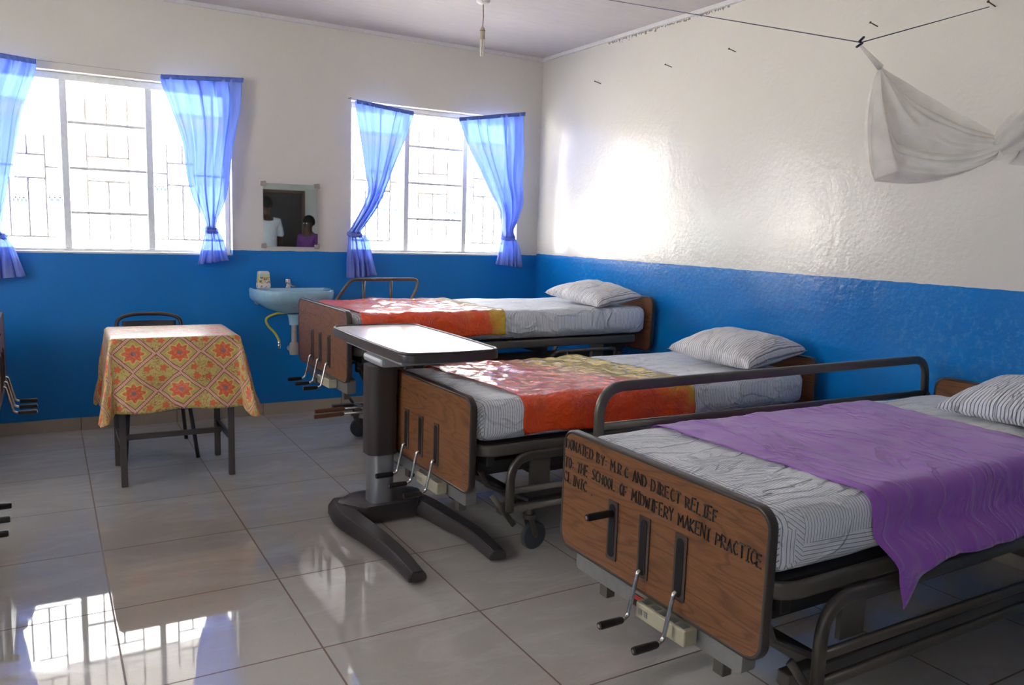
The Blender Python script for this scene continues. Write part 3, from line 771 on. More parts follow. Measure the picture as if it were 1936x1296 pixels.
# ------------------------------------------------------------------ overbed table
t = thing('overbed_table', 'rolling overbed table with white top, brown column and U-shaped base', 'table', (-2.33, -2.38, 0))
ox, oy = -2.33, -2.38
def L2(pts): return [(x-ox, y-oy) for x, y in pts]
zt = .885
def barrel(x0, x1, y0, y1, bulge, r):
    base = fillet([(x0, y0, 0), ((x0+x1)/2, y0-bulge, 0), (x1, y0, 0), (x1+bulge*.5, (y0+y1)/2, 0), (x1, y1, 0), ((x0+x1)/2, y1+bulge, 0), (x0, y1, 0), (x0-bulge*.5, (y0+y1)/2, 0)], [r, .2, r, .3, r, .2, r, .3], 7, True)
    return [(p.x, p.y) for p in base]
X0, X1, Y0, Y1 = -2.410-ox, -1.925-ox, -2.82-oy, -1.80-oy
rim = barrel(X0, X1, Y0, Y1, .03, .06)
bm = bmesh.new(); prism(bm, rim, zt-.045, zt-.008, bev=.006); body = obj('table_top', bm, 'otb_dark', t, smooth=True, angle=40)
inner = barrel(X0+.018, X1-.018, Y0+.018, Y1-.018, .028, .05)
bm = bmesh.new(); prism(bm, inner, zt-.0079, zt-.003); obj('white_surface', bm, 'otb_top', body)
bm = bmesh.new(); sweep(bm, [(a, b_, zt-.004) for a, b_ in barrel(X0+.008, X1-.008, Y0+.008, Y1-.008, .03, .055)], .007, 8, True); obj('rim', bm, 'otb_dark', body, smooth=True)
bm = bmesh.new(); box(bm, (-.055, -.36, zt-.070), (.33, .40, zt-.046), .010); box(bm, (-.065, -.14, zt-.115), (.20, .12, zt-.071), .018); obj('under_tray', bm, 'otb_under', t)
bm = bmesh.new(); prism(bm, rrect(-.095, .055, -.085, .055, .045, 6), .335, zt-.116); obj('column_sleeve', bm, 'otb_col', t, smooth=True, angle=40)
bm = bmesh.new(); prism(bm, rrect(-.082, .042, -.073, .043, .040, 6), .094, .334); obj('column_post', bm, 'otb_alu', t, smooth=True, angle=40)
def leg_path(s):
    return
# base yoke
bm = bmesh.new(); prism(bm, [(p.x, p.y) for p in fillet([(-.23, .04, 0), (-.10, .15, 0), (.15, .15, 0), (.24, .08, 0), (.15, -.10, 0), (-.13, -.10, 0)], [.05, .05, .05, .04, .02, .02], 5, True)], .012, .093, bev=.012)
obj('base_yoke', bm, 'otb_dark', t, smooth=True, angle=35)
for path_, nm in (([(-.17, .10), (-.195, -.08), (-.165, -.32), (-.145, -.55), (-.150, -.79)], 'l'), ([(.13, .10), (.20, -.06), (.235, -.30), (.262, -.50), (.250, -.74)], 'r')):
    pts = catmull([(a, b_, 0) for a, b_ in path_], 8); bm = bmesh.new(); m = len(pts); rings = []
    for i, p in enumerate(pts):
        tt = i/(m-1); T = (pts[min(i+1, m-1)]-pts[max(i-1, 0)]).normalized(); nn = Vector((-T.y, T.x, 0))
        wv = .070-.030*tt; hz_ = .092-.038*tt
        sec = [(-wv, .012), (-wv, hz_*.62), (-wv*.62, hz_), (wv*.62, hz_), (wv, hz_*.62), (wv, .012)]
        rings.append([bm.verts.new((p.x+nn.x*a, p.y+nn.y*a, z)) for a, z in sec])
    for A, B_ in zip(rings, rings[1:]):
        for k in range(6): bm.faces.new((A[k], A[(k+1) % 6], B_[(k+1) % 6], B_[k]))
    bm.faces.new(rings[0][::-1]); bm.faces.new(rings[-1])
    bmesh.ops.recalc_face_normals(bm, faces=bm.faces); bmesh.ops.bevel(bm, geom=[e for e in bm.edges], offset=.004, segments=2, affect='EDGES')
    lg = obj('base_leg', bm, 'otb_dark', t, smooth=True, angle=35)
    for k in (3, m-4):
        p = pts[k]; bm = bmesh.new(); lathe(bm, [(.014, -.009), (.017, -.006), (.017, .006), (.014, .009)], 16, (p.x, p.y, .0175), 'x'); obj('roller', bm, 'black', lg)

# ------------------------------------------------------------------ small table, cloth, chair
t = thing('small_table', 'small steel-legged table under the flowered cloth', 'table', (-3.13, -1.18, 0))
H = .80; a_, b_ = .295, .225
obj('table_top', mk(((-a_, -b_-.01, H-.03), (a_, b_+.01, H)), bev=.003), 'tableleg', t)
for sx in (-1, 1):
    for sy in (-1, 1): obj('leg', mk(((sx*.275-.016, sy*.215-.016, 0), (sx*.275+.016, sy*.215+.016, H-.031)), bev=.003), 'tableleg', t)
obj('stretcher', mk(((-.258, -.012, .20), (.258, .012, .228))), 'tableleg', t)
for sx in (-1, 1): obj('stretcher', mk(((sx*.275-.01, -.198, .20), (sx*.275+.01, .198, .228))), 'tableleg', t)
def m_flower():
    n = N('flowered_oilcloth'); u, v, _ = n.xyz(n.uv())[:3]
    P_ = .222
    U = n.ma('DIVIDE', u, P_); V = n.ma('DIVIDE', v, .205)
    def cell(x): return n.ma('SUBTRACT', n.ma('FRACT', x), .5)
    cu, cv = cell(U), cell(V)
    dm = n.ma('ADD', n.ma('ABSOLUTE', cu), n.ma('ABSOLUTE', cv))          # 0 centre .. 1 corner
    def flower(cx, cy, rad, pet, amp=.22):
        r = n.ma('SQRT', n.ma('ADD', n.ma('MULTIPLY', cx, cx), n.ma('MULTIPLY', cy, cy)))
        an = n.ma('ARCTAN2', cy, cx); k = n.ma('ADD', 1., n.ma('MULTIPLY', n.ma('COSINE', n.ma('MULTIPLY', an, float(pet))), amp))
        return r, n.ma('LESS_THAN', r, n.ma('MULTIPLY', k, rad))
    p = n.comb(u, v, 0)
    col = n.mix(n.noise(p, 60, 3), (.50, .38, .10), (.60, .50, .20))
    vine = n.ma('LESS_THAN', n.ma('ABSOLUTE', n.ma('SUBTRACT', n.noise(p, 28, 2, .5, 2.), .5)), .022)
    col = n.mix(vine, col, (.33, .10, .05))
    # small flowers away from the diamonds
    cu2, cv2 = cell(n.ma('ADD', U, .5)), cell(n.ma('ADD', V, .5))
    for ox_, oy_ in ((.17, .12), (-.18, .10), (.12, -.17), (-.13, -.14)):
        r, f = flower(n.ma('SUBTRACT', cu2, ox_), n.ma('SUBTRACT', cv2, oy_), .075, 5)
        col = n.mix(f, col, (.66, .14, .06))
    ring = n.ma('LESS_THAN', n.ma('ABSOLUTE', n.ma('SUBTRACT', dm, .47)), .055)
    ch = n.ma('GREATER_THAN', n.ma('SINE', n.ma('MULTIPLY', n.ma('ADD', U, n.ma('MULTIPLY', V, .7)), 110.)), .1)
    bandc = n.mix(ch, (.62, .26, .20), (.70, .48, .38))
    edge = n.ma('LESS_THAN', n.ma('ABSOLUTE', n.ma('SUBTRACT', n.ma('ABSOLUTE', n.ma('SUBTRACT', dm, .47)), .058)), .013)
    ins = n.ma('LESS_THAN', dm, .415)
    col = n.mix(ins, col, n.mix(n.noise(p, 50, 2), (.42, .34, .10), (.58, .44, .14)))
    col = n.mix(ring, col, bandc); col = n.mix(edge, col, (.24, .07, .08))
    r, f = flower(cu, cv, .250, 8, .16); col = n.mix(f, col, (.66, .50, .16))
    r, f = flower(cu, cv, .205, 8, .20); col = n.mix(f, col, n.mix(n.ma('GREATER_THAN', n.noise(p, 90, 2), .52), (.68, .12, .05), (.74, .20, .10)))
    r, f = flower(cu, cv, .055, 8, .1); col = n.mix(f, col, (.30, .16, .20))
    cr = n.noise(n.tc(), 7, 3, .6); n.bump(cr, .2, .02)
    return n.set(col, .28, spec=.5)
MAT['flower'] = m_flower()
bm = bmesh.new(); A_, B2 = .312, .250; hx, hy = .42, .40
def cloth(u, v):
    s = -(A_+hx)+2*(A_+hx)*u; tt = -(B2+hy)+2*(B2+hy)*v
    dx = max(0, abs(s)-A_); dy = max(0, abs(tt)-B2); sx = math.copysign(1, s); sy = math.copysign(1, tt)
    d = math.hypot(dx, dy); cx, cy = max(-A_, min(A_, s)), max(-B2, min(B2, tt))
    if d < 1e-9: return Vector((cx, cy, H+.004+.0015*nz(s*6, tt*6, 1)))
    ex, ey = dx/d, dy/d; corner = 2*ex*ey
    dd = min(max(dx, dy)+.35*min(dx, dy), .46)
    fl = .05+.10*corner+(.16 if sx > 0 else .03)*ex*ex+.03*math.sin(s*16+tt*13)*(1-corner)
    fx = .012+fl*dd; wob = .010*nz(s*8, tt*8, 3)*min(1, d*6)
    drop = dd*(.99-.05*nz(s*3, tt*3, 5))+.0
    sway = (.05*dd if sx > 0 and ey > .7 else 0)
    return Vector((cx+sx*ex*fx+wob+sway, cy+sy*ey*fx+wob, H+.004-max(0, drop-.006)))
grid(bm, 76, 72, cloth, lambda u, v: (-(A_+hx)+2*(A_+hx)*u+.105, -(B2+hy)+2*(B2+hy)*v+.235))
for v in bm.verts: v.co += Vector((-3.13, -1.18, 0)) if False else Vector((0, 0, 0))
o = obj('tablecloth', bm, 'flower', None, smooth=True); solid(o, .001); o.location = (-3.13, -1.18, 0); o.rotation_euler = (0, 0, math.radians(-1))
tag(o, 'orange flowered plastic tablecloth draped over the small table', 'tablecloth')

t = thing('chair', 'black tube-legged chair with curved open backrest, tucked behind the small table', 'chair', (-3.17, -.72, 0))
bm = bmesh.new(); rbox(bm, (.42, .38, .03), (8, 8, 2), .014)
for v in bm.verts: v.co.z += .455
obj('seat', bm, 'chair', t, smooth=True)
for sx in (-1, 1):
    obj('leg', tube([(sx*.155, .13, .44), (sx*.20, .22, 0)], .012, 10), 'chair', t, smooth=True)
    obj('leg', tube([(sx*.155, -.15, .44), (sx*.20, -.26, 0)], .012, 10), 'chair', t, smooth=True)
obj('back_frame', tube(fillet([(-.17, .15, .445), (-.19, .24, .80), (-.10, .275, .825), (.10, .275, .825), (.19, .24, .80), (.17, .15, .445)], [0, .07, .06, .06, .07, 0], 8), .012, 10), 'chair', t, smooth=True)
bm = bmesh.new(); grid(bm, 14, 4, lambda u, v: Vector((-.155+.31*u, .262-.03*(2*u-1)**2, .66+.125*v)))
solid(obj('backrest', bm, 'chair', t, smooth=True), .012)

# ------------------------------------------------------------------ wash basin, cup, hose, mirror
t = thing('wash_basin', 'pale blue ceramic wash basin fixed to the blue wall under the mirror', 'sink', (-2.165, 0, 0))
bm = bmesh.new(); zr = .955
sec = [(.20, .790, .02, .20), (.235, .80, .03, .24), (.262, .85, .04, .30), (.278, .90, .02, .345), (.284, .940, .0, .365), (.278, .953, .0, .358)]
rings = []
for hwid, z, yo, dep in [(.05, .770, .09, .15), (.13, .787, .07, .22), (.215, .822, .04, .28), (.268, .862, .0, .325), (.283, .885, .0, .352), (.287, .940, .0, .365), (.280, .953, .0, .358)]:
    ring = []
    for k in range(40):
        u = k/40
        if u < .25: p = (-hwid+2*hwid*(u/.25), -.002-yo)
        else:
            a = PI*(u-.25)/.75; sx = math.cos(a); sy = math.sin(a)
            p = (hwid*math.copysign(abs(sx)**.55, sx), -.002-yo-(dep-yo)*abs(sy)**.5)
        ring.append(bm.verts.new((p[0], p[1], z)))
    rings.append(ring)
for sc_, z in ((.90, .954), (.86, .945), (.78, .90), (.55, .86), (.1, .85)):
    ring = []
    for v in rings[6]:
        cy = -.19; ring.append(bm.verts.new((v.co.x*sc_, cy+(v.co.y-cy)*(sc_ if v.co.y < cy else sc_*.72), z)))
    rings.append(ring)
for A, B_ in zip(rings, rings[1:]):
    for k in range(40): bm.faces.new((A[k], A[(k+1) % 40], B_[(k+1) % 40], B_[k]))
bm.faces.new(rings[0][::-1]); bm.faces.new(rings[-1])
obj('bowl', bm, 'sink', t, smooth=True, angle=50)
bm = bmesh.new(); lathe(bm, [(.035, .69), (.04, .74), (.05, .77)], 20, (0, -.15, 0)); obj('drain_collar', bm, 'sink', t, smooth=True, angle=50)
bm = bmesh.new(); sweep(bm, fillet([(0, -.15, .69), (0, -.15, .50), (0, -.02, .50)], .05), .02, 14); lathe(bm, [(.032, .47), (.035, .49), (.035, .54), (.028, .56)], 16, (0, -.15, 0)); obj('drain_pipe', bm, 'pvc', t, smooth=True, angle=50)
bm = bmesh.new(); lathe(bm, [(.026, .955), (.022, .968), (.014, .975), (.013, .985), (.022, .990), (.024, 1.0), (.023, 1.020), (.015, 1.024)], 20, (-.02, -.06, 0))
sweep(bm, fillet([(-.02, -.06, .980), (-.005, -.11, .985), (.005, -.15, .972)], .03), .009, 10); obj('tap', bm, 'steel', t, smooth=True, angle=50)
bm = bmesh.new(); lathe(bm, [(.008, -.2862), (.008, -.2850)], 12, (0, 0, .925), 'y')
for v in bm.verts: v.co.y += .255
obj('overflow_hole', bm, 'black', t)
bm = bmesh.new(); box(bm, (-.25, -.06, .835), (-.21, -.002, .86), .004); obj('wall_bracket', bm, 'pvc', t)
o = obj('yellow_hose', tube(catmull([(-2.19, -.16, .786), (-2.24, -.17, .782), (-2.32, -.16, .768), (-2.365, -.15, .735), (-2.35, -.15, .685), (-2.305, -.15, .635), (-2.278, -.15, .585), (-2.275, -.15, .565)], 6), .009, 10), 'hose', None, smooth=True)
tag(o, 'yellow hose curling down from under the blue wash basin', 'hose')
bm = bmesh.new(); lathe(bm, [(.010, .520), (.012, .525), (.012, .545), (.0095, .55), (.0125, .553), (.0125, .568), (.010, .572)], 14, (-2.275, -.15, 0)); obj('hose_connector', bm, 'steel', o, smooth=True, angle=40)
# white printed cup / carton standing upside down on the basin rim
def m_cup():
    n = N('printed_carton'); p = n.tc(); x, y, z = n.xyz(p)[:3]
    c = n.ramp(z, [(0., (.66, .62, .58)), (.5, (.66, .62, .58))])
    dots = n.ma('MULTIPLY', n.ma('GREATER_THAN', n.noise(p, 60, 2), .55), n.ma('LESS_THAN', n.ma('ABSOLUTE', n.ma('SUBTRACT', z, .012)), .007))
    col = n.mix(dots, (.66, .62, .58), (.30, .22, .20))
    mid_ = n.ma('MULTIPLY', n.ma('LESS_THAN', n.ma('ABSOLUTE', n.ma('SUBTRACT', z, .062)), .026), n.ma('GREATER_THAN', n.noise(p, 70, 2), .47))
    col = n.mix(mid_, col, n.mix(n.ma('GREATER_THAN', n.noise(p, 40, 1), .53), (.24, .17, .16), (.70, .55, .05)))
    gr = n.ma('MULTIPLY', n.ma('GREATER_THAN', z, .082), n.ma('LESS_THAN', z, .104)); col = n.mix(gr, col, (.45, .60, .42))
    return n.set(col, .5)
MAT['cup'] = m_cup()
bm = bmesh.new(); A = [(-.047, -.03), (.047, -.03), (.047, .03), (-.047, .03)]
ra = [bm.verts.new((x, y, 0)) for x, y in A]; rb = [bm.verts.new((x*.80, y*.8, .122)) for x, y in A]
for k in range(4): bm.faces.new((ra[k], ra[(k+1) % 4], rb[(k+1) % 4], rb[k]))
bm.faces.new(ra[::-1]); bm.faces.new(rb); bmesh.ops.bevel(bm, geom=list(bm.edges), offset=.006, segments=3, affect='EDGES')
o = obj('printed_carton', bm, 'cup', None, smooth=True, angle=40); o.location = (-2.365, -.075, .955); o.rotation_euler = (0, 0, .1)
tag(o, 'small white printed carton standing on the left rim of the wash basin', 'carton')

t = thing('wall_mirror', 'small frameless mirror with rounded corners on the wall above the basin', 'mirror', (-2.150, -.018, 1.255), math.radians(-3.6))
bm = bmesh.new(); prism(bm, rrect(-.197, .197, 0, .455, .035, 6), -.003, .003, 'y'); obj('mirror_plate', bm, 'mirror', t)
for sx in (-1, 1):
    for z in (.004, .450):
        bm = bmesh.new(); rbox(bm, (.042, .016, .036), (6, 3, 6), .007)
        for v in bm.verts: v.co += Vector((sx*.192, .002, z))+Vector((nz(v.co.x*60, v.co.z*60, sx+z), 0, nz(v.co.z*60, v.co.x*60, 2)))*.005
        obj('putty_dab', bm, 'putty', t, smooth=True)

# ------------------------------------------------------------------ curtains
CA = [(-4.107,2.391,-3.723,2.366),(-4.102,2.331,-3.732,2.286),(-4.108,2.118,-3.799,2.089),(-4.115,1.871,-3.852,1.830),(-4.105,1.653,-3.901,1.618),(-4.073,1.497,-3.930,1.455),(-4.039,1.371,-3.949,1.341),(-4.036,1.306,-3.938,1.293),(-4.074,1.208,-3.893,1.228),(-4.134,1.078,-3.856,1.113),(-4.178,0.997,-3.833,1.040)]
CB = [(-3.017,2.364,-2.492,2.404),(-3.018,2.320,-2.496,2.368),(-2.960,2.177,-2.516,2.188),(-2.889,1.941,-2.558,1.969),(-2.870,1.732,-2.594,1.713),(-2.839,1.592,-2.625,1.548),(-2.780,1.468,-2.669,1.436),(-2.754,1.379,-2.684,1.366),(-2.766,1.306,-2.649,1.323),(-2.792,1.195,-2.615,1.235),(-2.807,1.122,-2.602,1.154)]
CC = [(-1.676,2.350,-1.216,2.308),(-1.672,2.301,-1.224,2.256),(-1.629,2.046,-1.283,2.106),(-1.589,1.814,-1.376,1.887),(-1.567,1.696,-1.435,1.735),(-1.596,1.595,-1.502,1.579),(-1.687,1.432,-1.603,1.435),(-1.720,1.371,-1.636,1.374),(-1.728,1.291,-1.576,1.327),(-1.735,1.171,-1.541,1.173),(-1.735,1.026,-1.509,1.051)]
CD = [(-0.823,2.303,-0.215,2.405),(-0.799,2.264,-0.224,2.370),(-0.702,2.060,-0.217,2.076),(-0.589,1.877,-0.223,1.835),(-0.484,1.711,-0.216,1.659),(-0.409,1.584,-0.257,1.524),(-0.384,1.453,-0.301,1.434),(-0.386,1.378,-0.278,1.381),(-0.399,1.298,-0.244,1.324),(-0.416,1.209,-0.214,1.234),(-0.429,1.142,-0.199,1.117)]
def curtain(rows, label, seed, folds=5, knot=7):
    t = thing('curtain', label, 'curtain', (0, 0, 0), 0, 'knotted blue window curtains')
    def samp(u):
        x = u*(len(rows)-1); i = min(int(x), len(rows)-2); f = x-i
        def cr(k):
            g = lambda j: rows[max(0, min(len(rows)-1, j))][k]
            p0, p1, p2, p3 = g(i-1), g(i), g(i+1), g(i+2)
            return .5*(2*p1+(-p0+p2)*f+(2*p0-5*p1+4*p2-p3)*f*f+(-p0+3*p1-3*p2+p3)*f**3)
        return [cr(k) for k in range(4)], x
    def fn(u, v):
        r, x = samp(u); wd = r[2]-r[0]; kn = math.exp(-((x-knot)/.8)**2)
        warp = v+.035*math.sin(v*17+seed)+.03*nz(v*3, x*.5, seed); warp = max(0, min(1, warp*1.0)) if 0 < v < 1 else v
        X = r[0]+wd*warp; Z = r[1]+(r[3]-r[1])*warp
        ph = v*2*PI*folds+.6*nz(v*2, x*.6, seed)*3
        amp = (.004+.026*min(1, x/2.)) if x < knot else .018+.006*(x-knot)
        X += wd*.045*math.sin(ph+1.2)*math.sin(v*PI)
        y = -.068+amp*math.sin(ph)+.010*math.sin(ph*2.3+x)
        if kn > .05: y -= .012*kn*math.cos((v-.5)*PI)
        return Vector((X, y, Z))
    bm = bmesh.new(); grid(bm, 90, 70, fn); solid(obj('cloth_panel', bm, 'curtain', t, smooth=True), .0012)
    a = rows[0]; b_ = rows[1]
    bm = bmesh.new()
    def hemf(u, v):
        P = Vector((a[0]+(a[2]-a[0])*u, 0, a[1]+(a[3]-a[1])*u)); d = .030*v-.002
        return Vector((P.x, -.086-.003*math.sin(u*70+seed)+.001*math.sin(u*31), P.z+.004-d))
    grid(bm, 60, 3, hemf); solid(obj('curtain_heading', bm, 'hem', t, smooth=True), .002)
    r = rows[knot]; c = Vector(((r[0]+r[2])/2, -.062, (r[1]+r[3])/2)); wd = (r[2]-r[0])*.5
    bm = bmesh.new()
    pts = [c+Vector((wd*1.02*math.cos(k*PI/7), .028*math.sin(k*PI/7)-.0, (-.022+.010*k/7)+.012*math.sin(k*PI/7*1))) for k in range(14)]
    sweep(bm, catmull(pts, 3, True), .018, 10, True); obj('knot', bm, 'curtain', t, smooth=True)
    return t
curtain(CA, 'blue curtain at the far left edge, left side of the left window', 1, 5)
curtain(CB, 'blue knotted curtain on the right side of the left window', 2, 5)
curtain(CC, 'blue curtain left of the right window, swept aside and knotted low', 3, 5)
curtain(CD, 'blue knotted curtain nearest the room corner, right side of right window', 4, 5)
for pts, lb in (([(-4.16, -.062, 2.395), (-3.72, -.062, 2.372), (-3.02, -.062, 2.368), (-2.485, -.062, 2.408)], 'thin wire carrying the curtains over the left window'),
                ([(-1.71, -.062, 2.365), (-1.66, -.062, 2.352), (-1.20, -.062, 2.306), (-.84, -.062, 2.304), (-.20, -.062, 2.410)], 'thin wire carrying the curtains over the right window')):
    o = obj('curtain_wire', tube(pts, .0015, 6), 'wire', None, smooth=True); tag(o, lb, 'wire')
    for q in (pts[0], pts[-1]): obj('nail', tube([q, (q[0], -.0005, q[2]+.004)], .003, 8), 'nail', o)

# ------------------------------------------------------------------ pendant lamp, nails, cords, mosquito net
t = thing('pendant_lamp', 'bare pendant lamp holder with twin-tube bulb on a short cord from the ceiling', 'lamp', (-1.236, -1.228, ZC))
bm = bmesh.new(); lathe(bm, [(.045, -.001), (.043, -.014), (.03, -.022), (.008, -.026)], 24); obj('ceiling_rose', bm, 'white', t, smooth=True, angle=50)
obj('cord', tube([(0, 0, -.024), (.004, 0, -.10), (0, 0, -.163)], .003, 8), 'cord', t, smooth=True)
bm = bmesh.new(); lathe(bm, [(.006, -.160), (.013, -.172), (.017, -.184), (.0165, -.205), (.017, -.235), (.020, -.240)], 20); h = obj('lamp_holder', bm, 'beige', t, smooth=True, angle=50)
bm = bmesh.new(); lathe(bm, [(.0182, -.186), (.0182, -.190)], 20); obj('holder_ring', bm, 'brass', h)
bm = bmesh.new()
for dx in (-.0085, .0085): lathe(bm, [(.0075, -.241), (.0078, -.30), (.0075, -.338), (.004, -.344)], 12, (dx, 0, 0))
obj('bulb', bm, 'lampglass', t, smooth=True, angle=50)
for y, z, l in ((-.838, 2.563, 'first from the room corner'), (-1.643, 2.561, 'second from the room corner'), (-2.228, 2.562, 'third from the room corner'), (-3.209, 2.522, 'fourth from the room corner'), (-3.803, 2.493, 'holding the cord end at top right')):
    o = obj('wall_nail', tube([(-.0005, y, z), (-.055, y, z+.010), (-.058, y, z+.0105), (-.060, y, z+.011)], .0028, 8, rfun=lambda q: 1 if q < .5 else 2.2), 'nail', None, smooth=True)
    tag(o, 'bent rusty nail on the right wall, '+l, 'nail', 'bent nails high on the right wall')
K = Vector((-1.148, -4.0, 2.140)); A1 = Vector((-.052, -3.806, 2.482)); A2 = Vector((-.82, -1.727, ZC-.012))
bm = bmesh.new(); sweep(bm, [A1, K], .0022, 6); sweep(bm, [K, A2], .0022, 6)
for k in range(3): sweep(bm, [K+Vector((-.012+.01*k, 0, .0)), K+Vector((.018-.018*k, .004, .022-.02*k))], .0045, 6)
o = obj('hanging_cord', bm, 'rope', None, smooth=True); tag(o, 'dark blue cord tied from the top right nail towards the ceiling, holding up the net', 'cord')
obj('ceiling_hook', tube([A2, (A2.x, A2.y, ZC-.001)], .003, 6), 'nail', o)
t = thing('mosquito_net', 'white mosquito net bunched up and hanging from the cord at upper right', 'net', tuple(K))
def loc(p): return Vector(p)-K
# rays measured on planes in front of the right wall
N0 = K+Vector((.0, 0, -.012)); N1 = Vector((-1.055, -4.02, 2.062))
obj('neck', tube([loc(N0), loc(K.lerp(N1, .5)+Vector((0, 0, -.006))), loc(N1)], .008, 10, rfun=lambda s: .6+1.0*s), 'net', t, smooth=True)
top = catmull([Vector(q) for q in ((-1.055, -4.02, 2.066), (-.96, -4.10, 1.990), (-.88, -4.18, 1.925), (-.82, -4.26, 1.868), (-.79, -4.31, 1.835), (-.77, -4.34, 1.815))], 8)
low = catmull([Vector(q) for q in ((-1.058, -4.02, 2.060), (-1.070, -4.02, 1.93), (-1.040, -4.02, 1.78), (-1.012, -4.03, 1.668), (-.99, -4.05, 1.655), (-.92, -4.14, 1.648), (-.86, -4.24, 1.672), (-.81, -4.31, 1.715), (-.78, -4.34, 1.75))], 8)
def on_(L, u):
    x = u*(len(L)-1); i = min(int(x), len(L)-2); return L[i].lerp(L[i+1], x-i)
def sail(ph, off):
    def fn(u, v):
        a = on_(top, u**1.25); b_ = on_(low, u); p = a.lerp(b_, v)
        w_ = math.sin(min(1, u*1.05)*PI)**.7
        y = w_*(.026*math.sin(v*13+ph+u*1.2)+.013*math.sin(v*29-u*3+ph)+.008*nz(u*7, v*14, ph))
        return loc(p)+Vector((.2*y, y*1.2+off*w_, .2*y*(1-v)))
    return fn
bm = bmesh.new(); grid(bm, 50, 60, sail(0, 0)); obj('net_sail', bm, 'net', t, smooth=True)
bm = bmesh.new(); grid(bm, 50, 60, sail(2.1, .04)); obj('net_sail', bm, 'net', t, smooth=True)
# gathered bunch and the part rising out of frame
up_ = [Vector((-.79, -4.33, 1.765)), Vector((-.76, -4.36, 1.80)), Vector((-.69, -4.42, 1.87)), Vector((-.60, -4.50, 1.97)), Vector((-.48, -4.60, 2.15)), Vector((-.36, -4.70, 2.34))]
bm = bmesh.new()
def bunch(u, v):
    P_ = catmull(up_, 6); mm = len(P_)-1; i = min(int(u*mm), mm-1); p = P_[i].lerp(P_[i+1], u*mm-i)
    T = (P_[min(i+2, mm)]-P_[i]).normalized(); a = 2*PI*v; n1 = T.cross(Vector((0, 1, 0))).normalized(); n2 = T.cross(n1)
    r = (.030+.055*math.sin(min(1, u*1.6)*PI*.62))*(1+.14*math.sin(a*7+u*6)+.10*math.sin(a*3-u*9))*(1-.6*max(0, u-.5))
    return loc(p+n1*r*math.cos(a)+n2*r*.8*math.sin(a))
V = grid(bm, 40, 64, bunch); bmesh.ops.remove_doubles(bm, verts=bm.verts, dist=.0004); obj('net_bunch', bm, 'net', t, smooth=True)
bm = bmesh.new()
def skirt(u, v):
    a = Vector((-.80, -4.34, 1.765)).lerp(Vector((-.58, -4.56, 1.72)), u)
    dz = (.035+.035*u+.07*max(0, u-.45)+.03*(1 if .72 < u < .8 else 0))*v
    return loc(a+Vector((.004*math.sin(u*60), .020*math.sin(u*34+v*2), -dz)))
grid(bm, 60, 8, skirt); obj('net_skirt', bm, 'net', t, smooth=True)
obj('tail_strip', tube([loc(Vector((-.66, -4.48, 1.71))), loc(Vector((-.665, -4.48, 1.60)))], .003, 6, ry=.012), 'net', t, smooth=True)
obj('net_cord', tube([loc(up_[-1]), loc(Vector((-.05, -4.95, 2.76)))], .003, 6), 'rope', t, smooth=True)

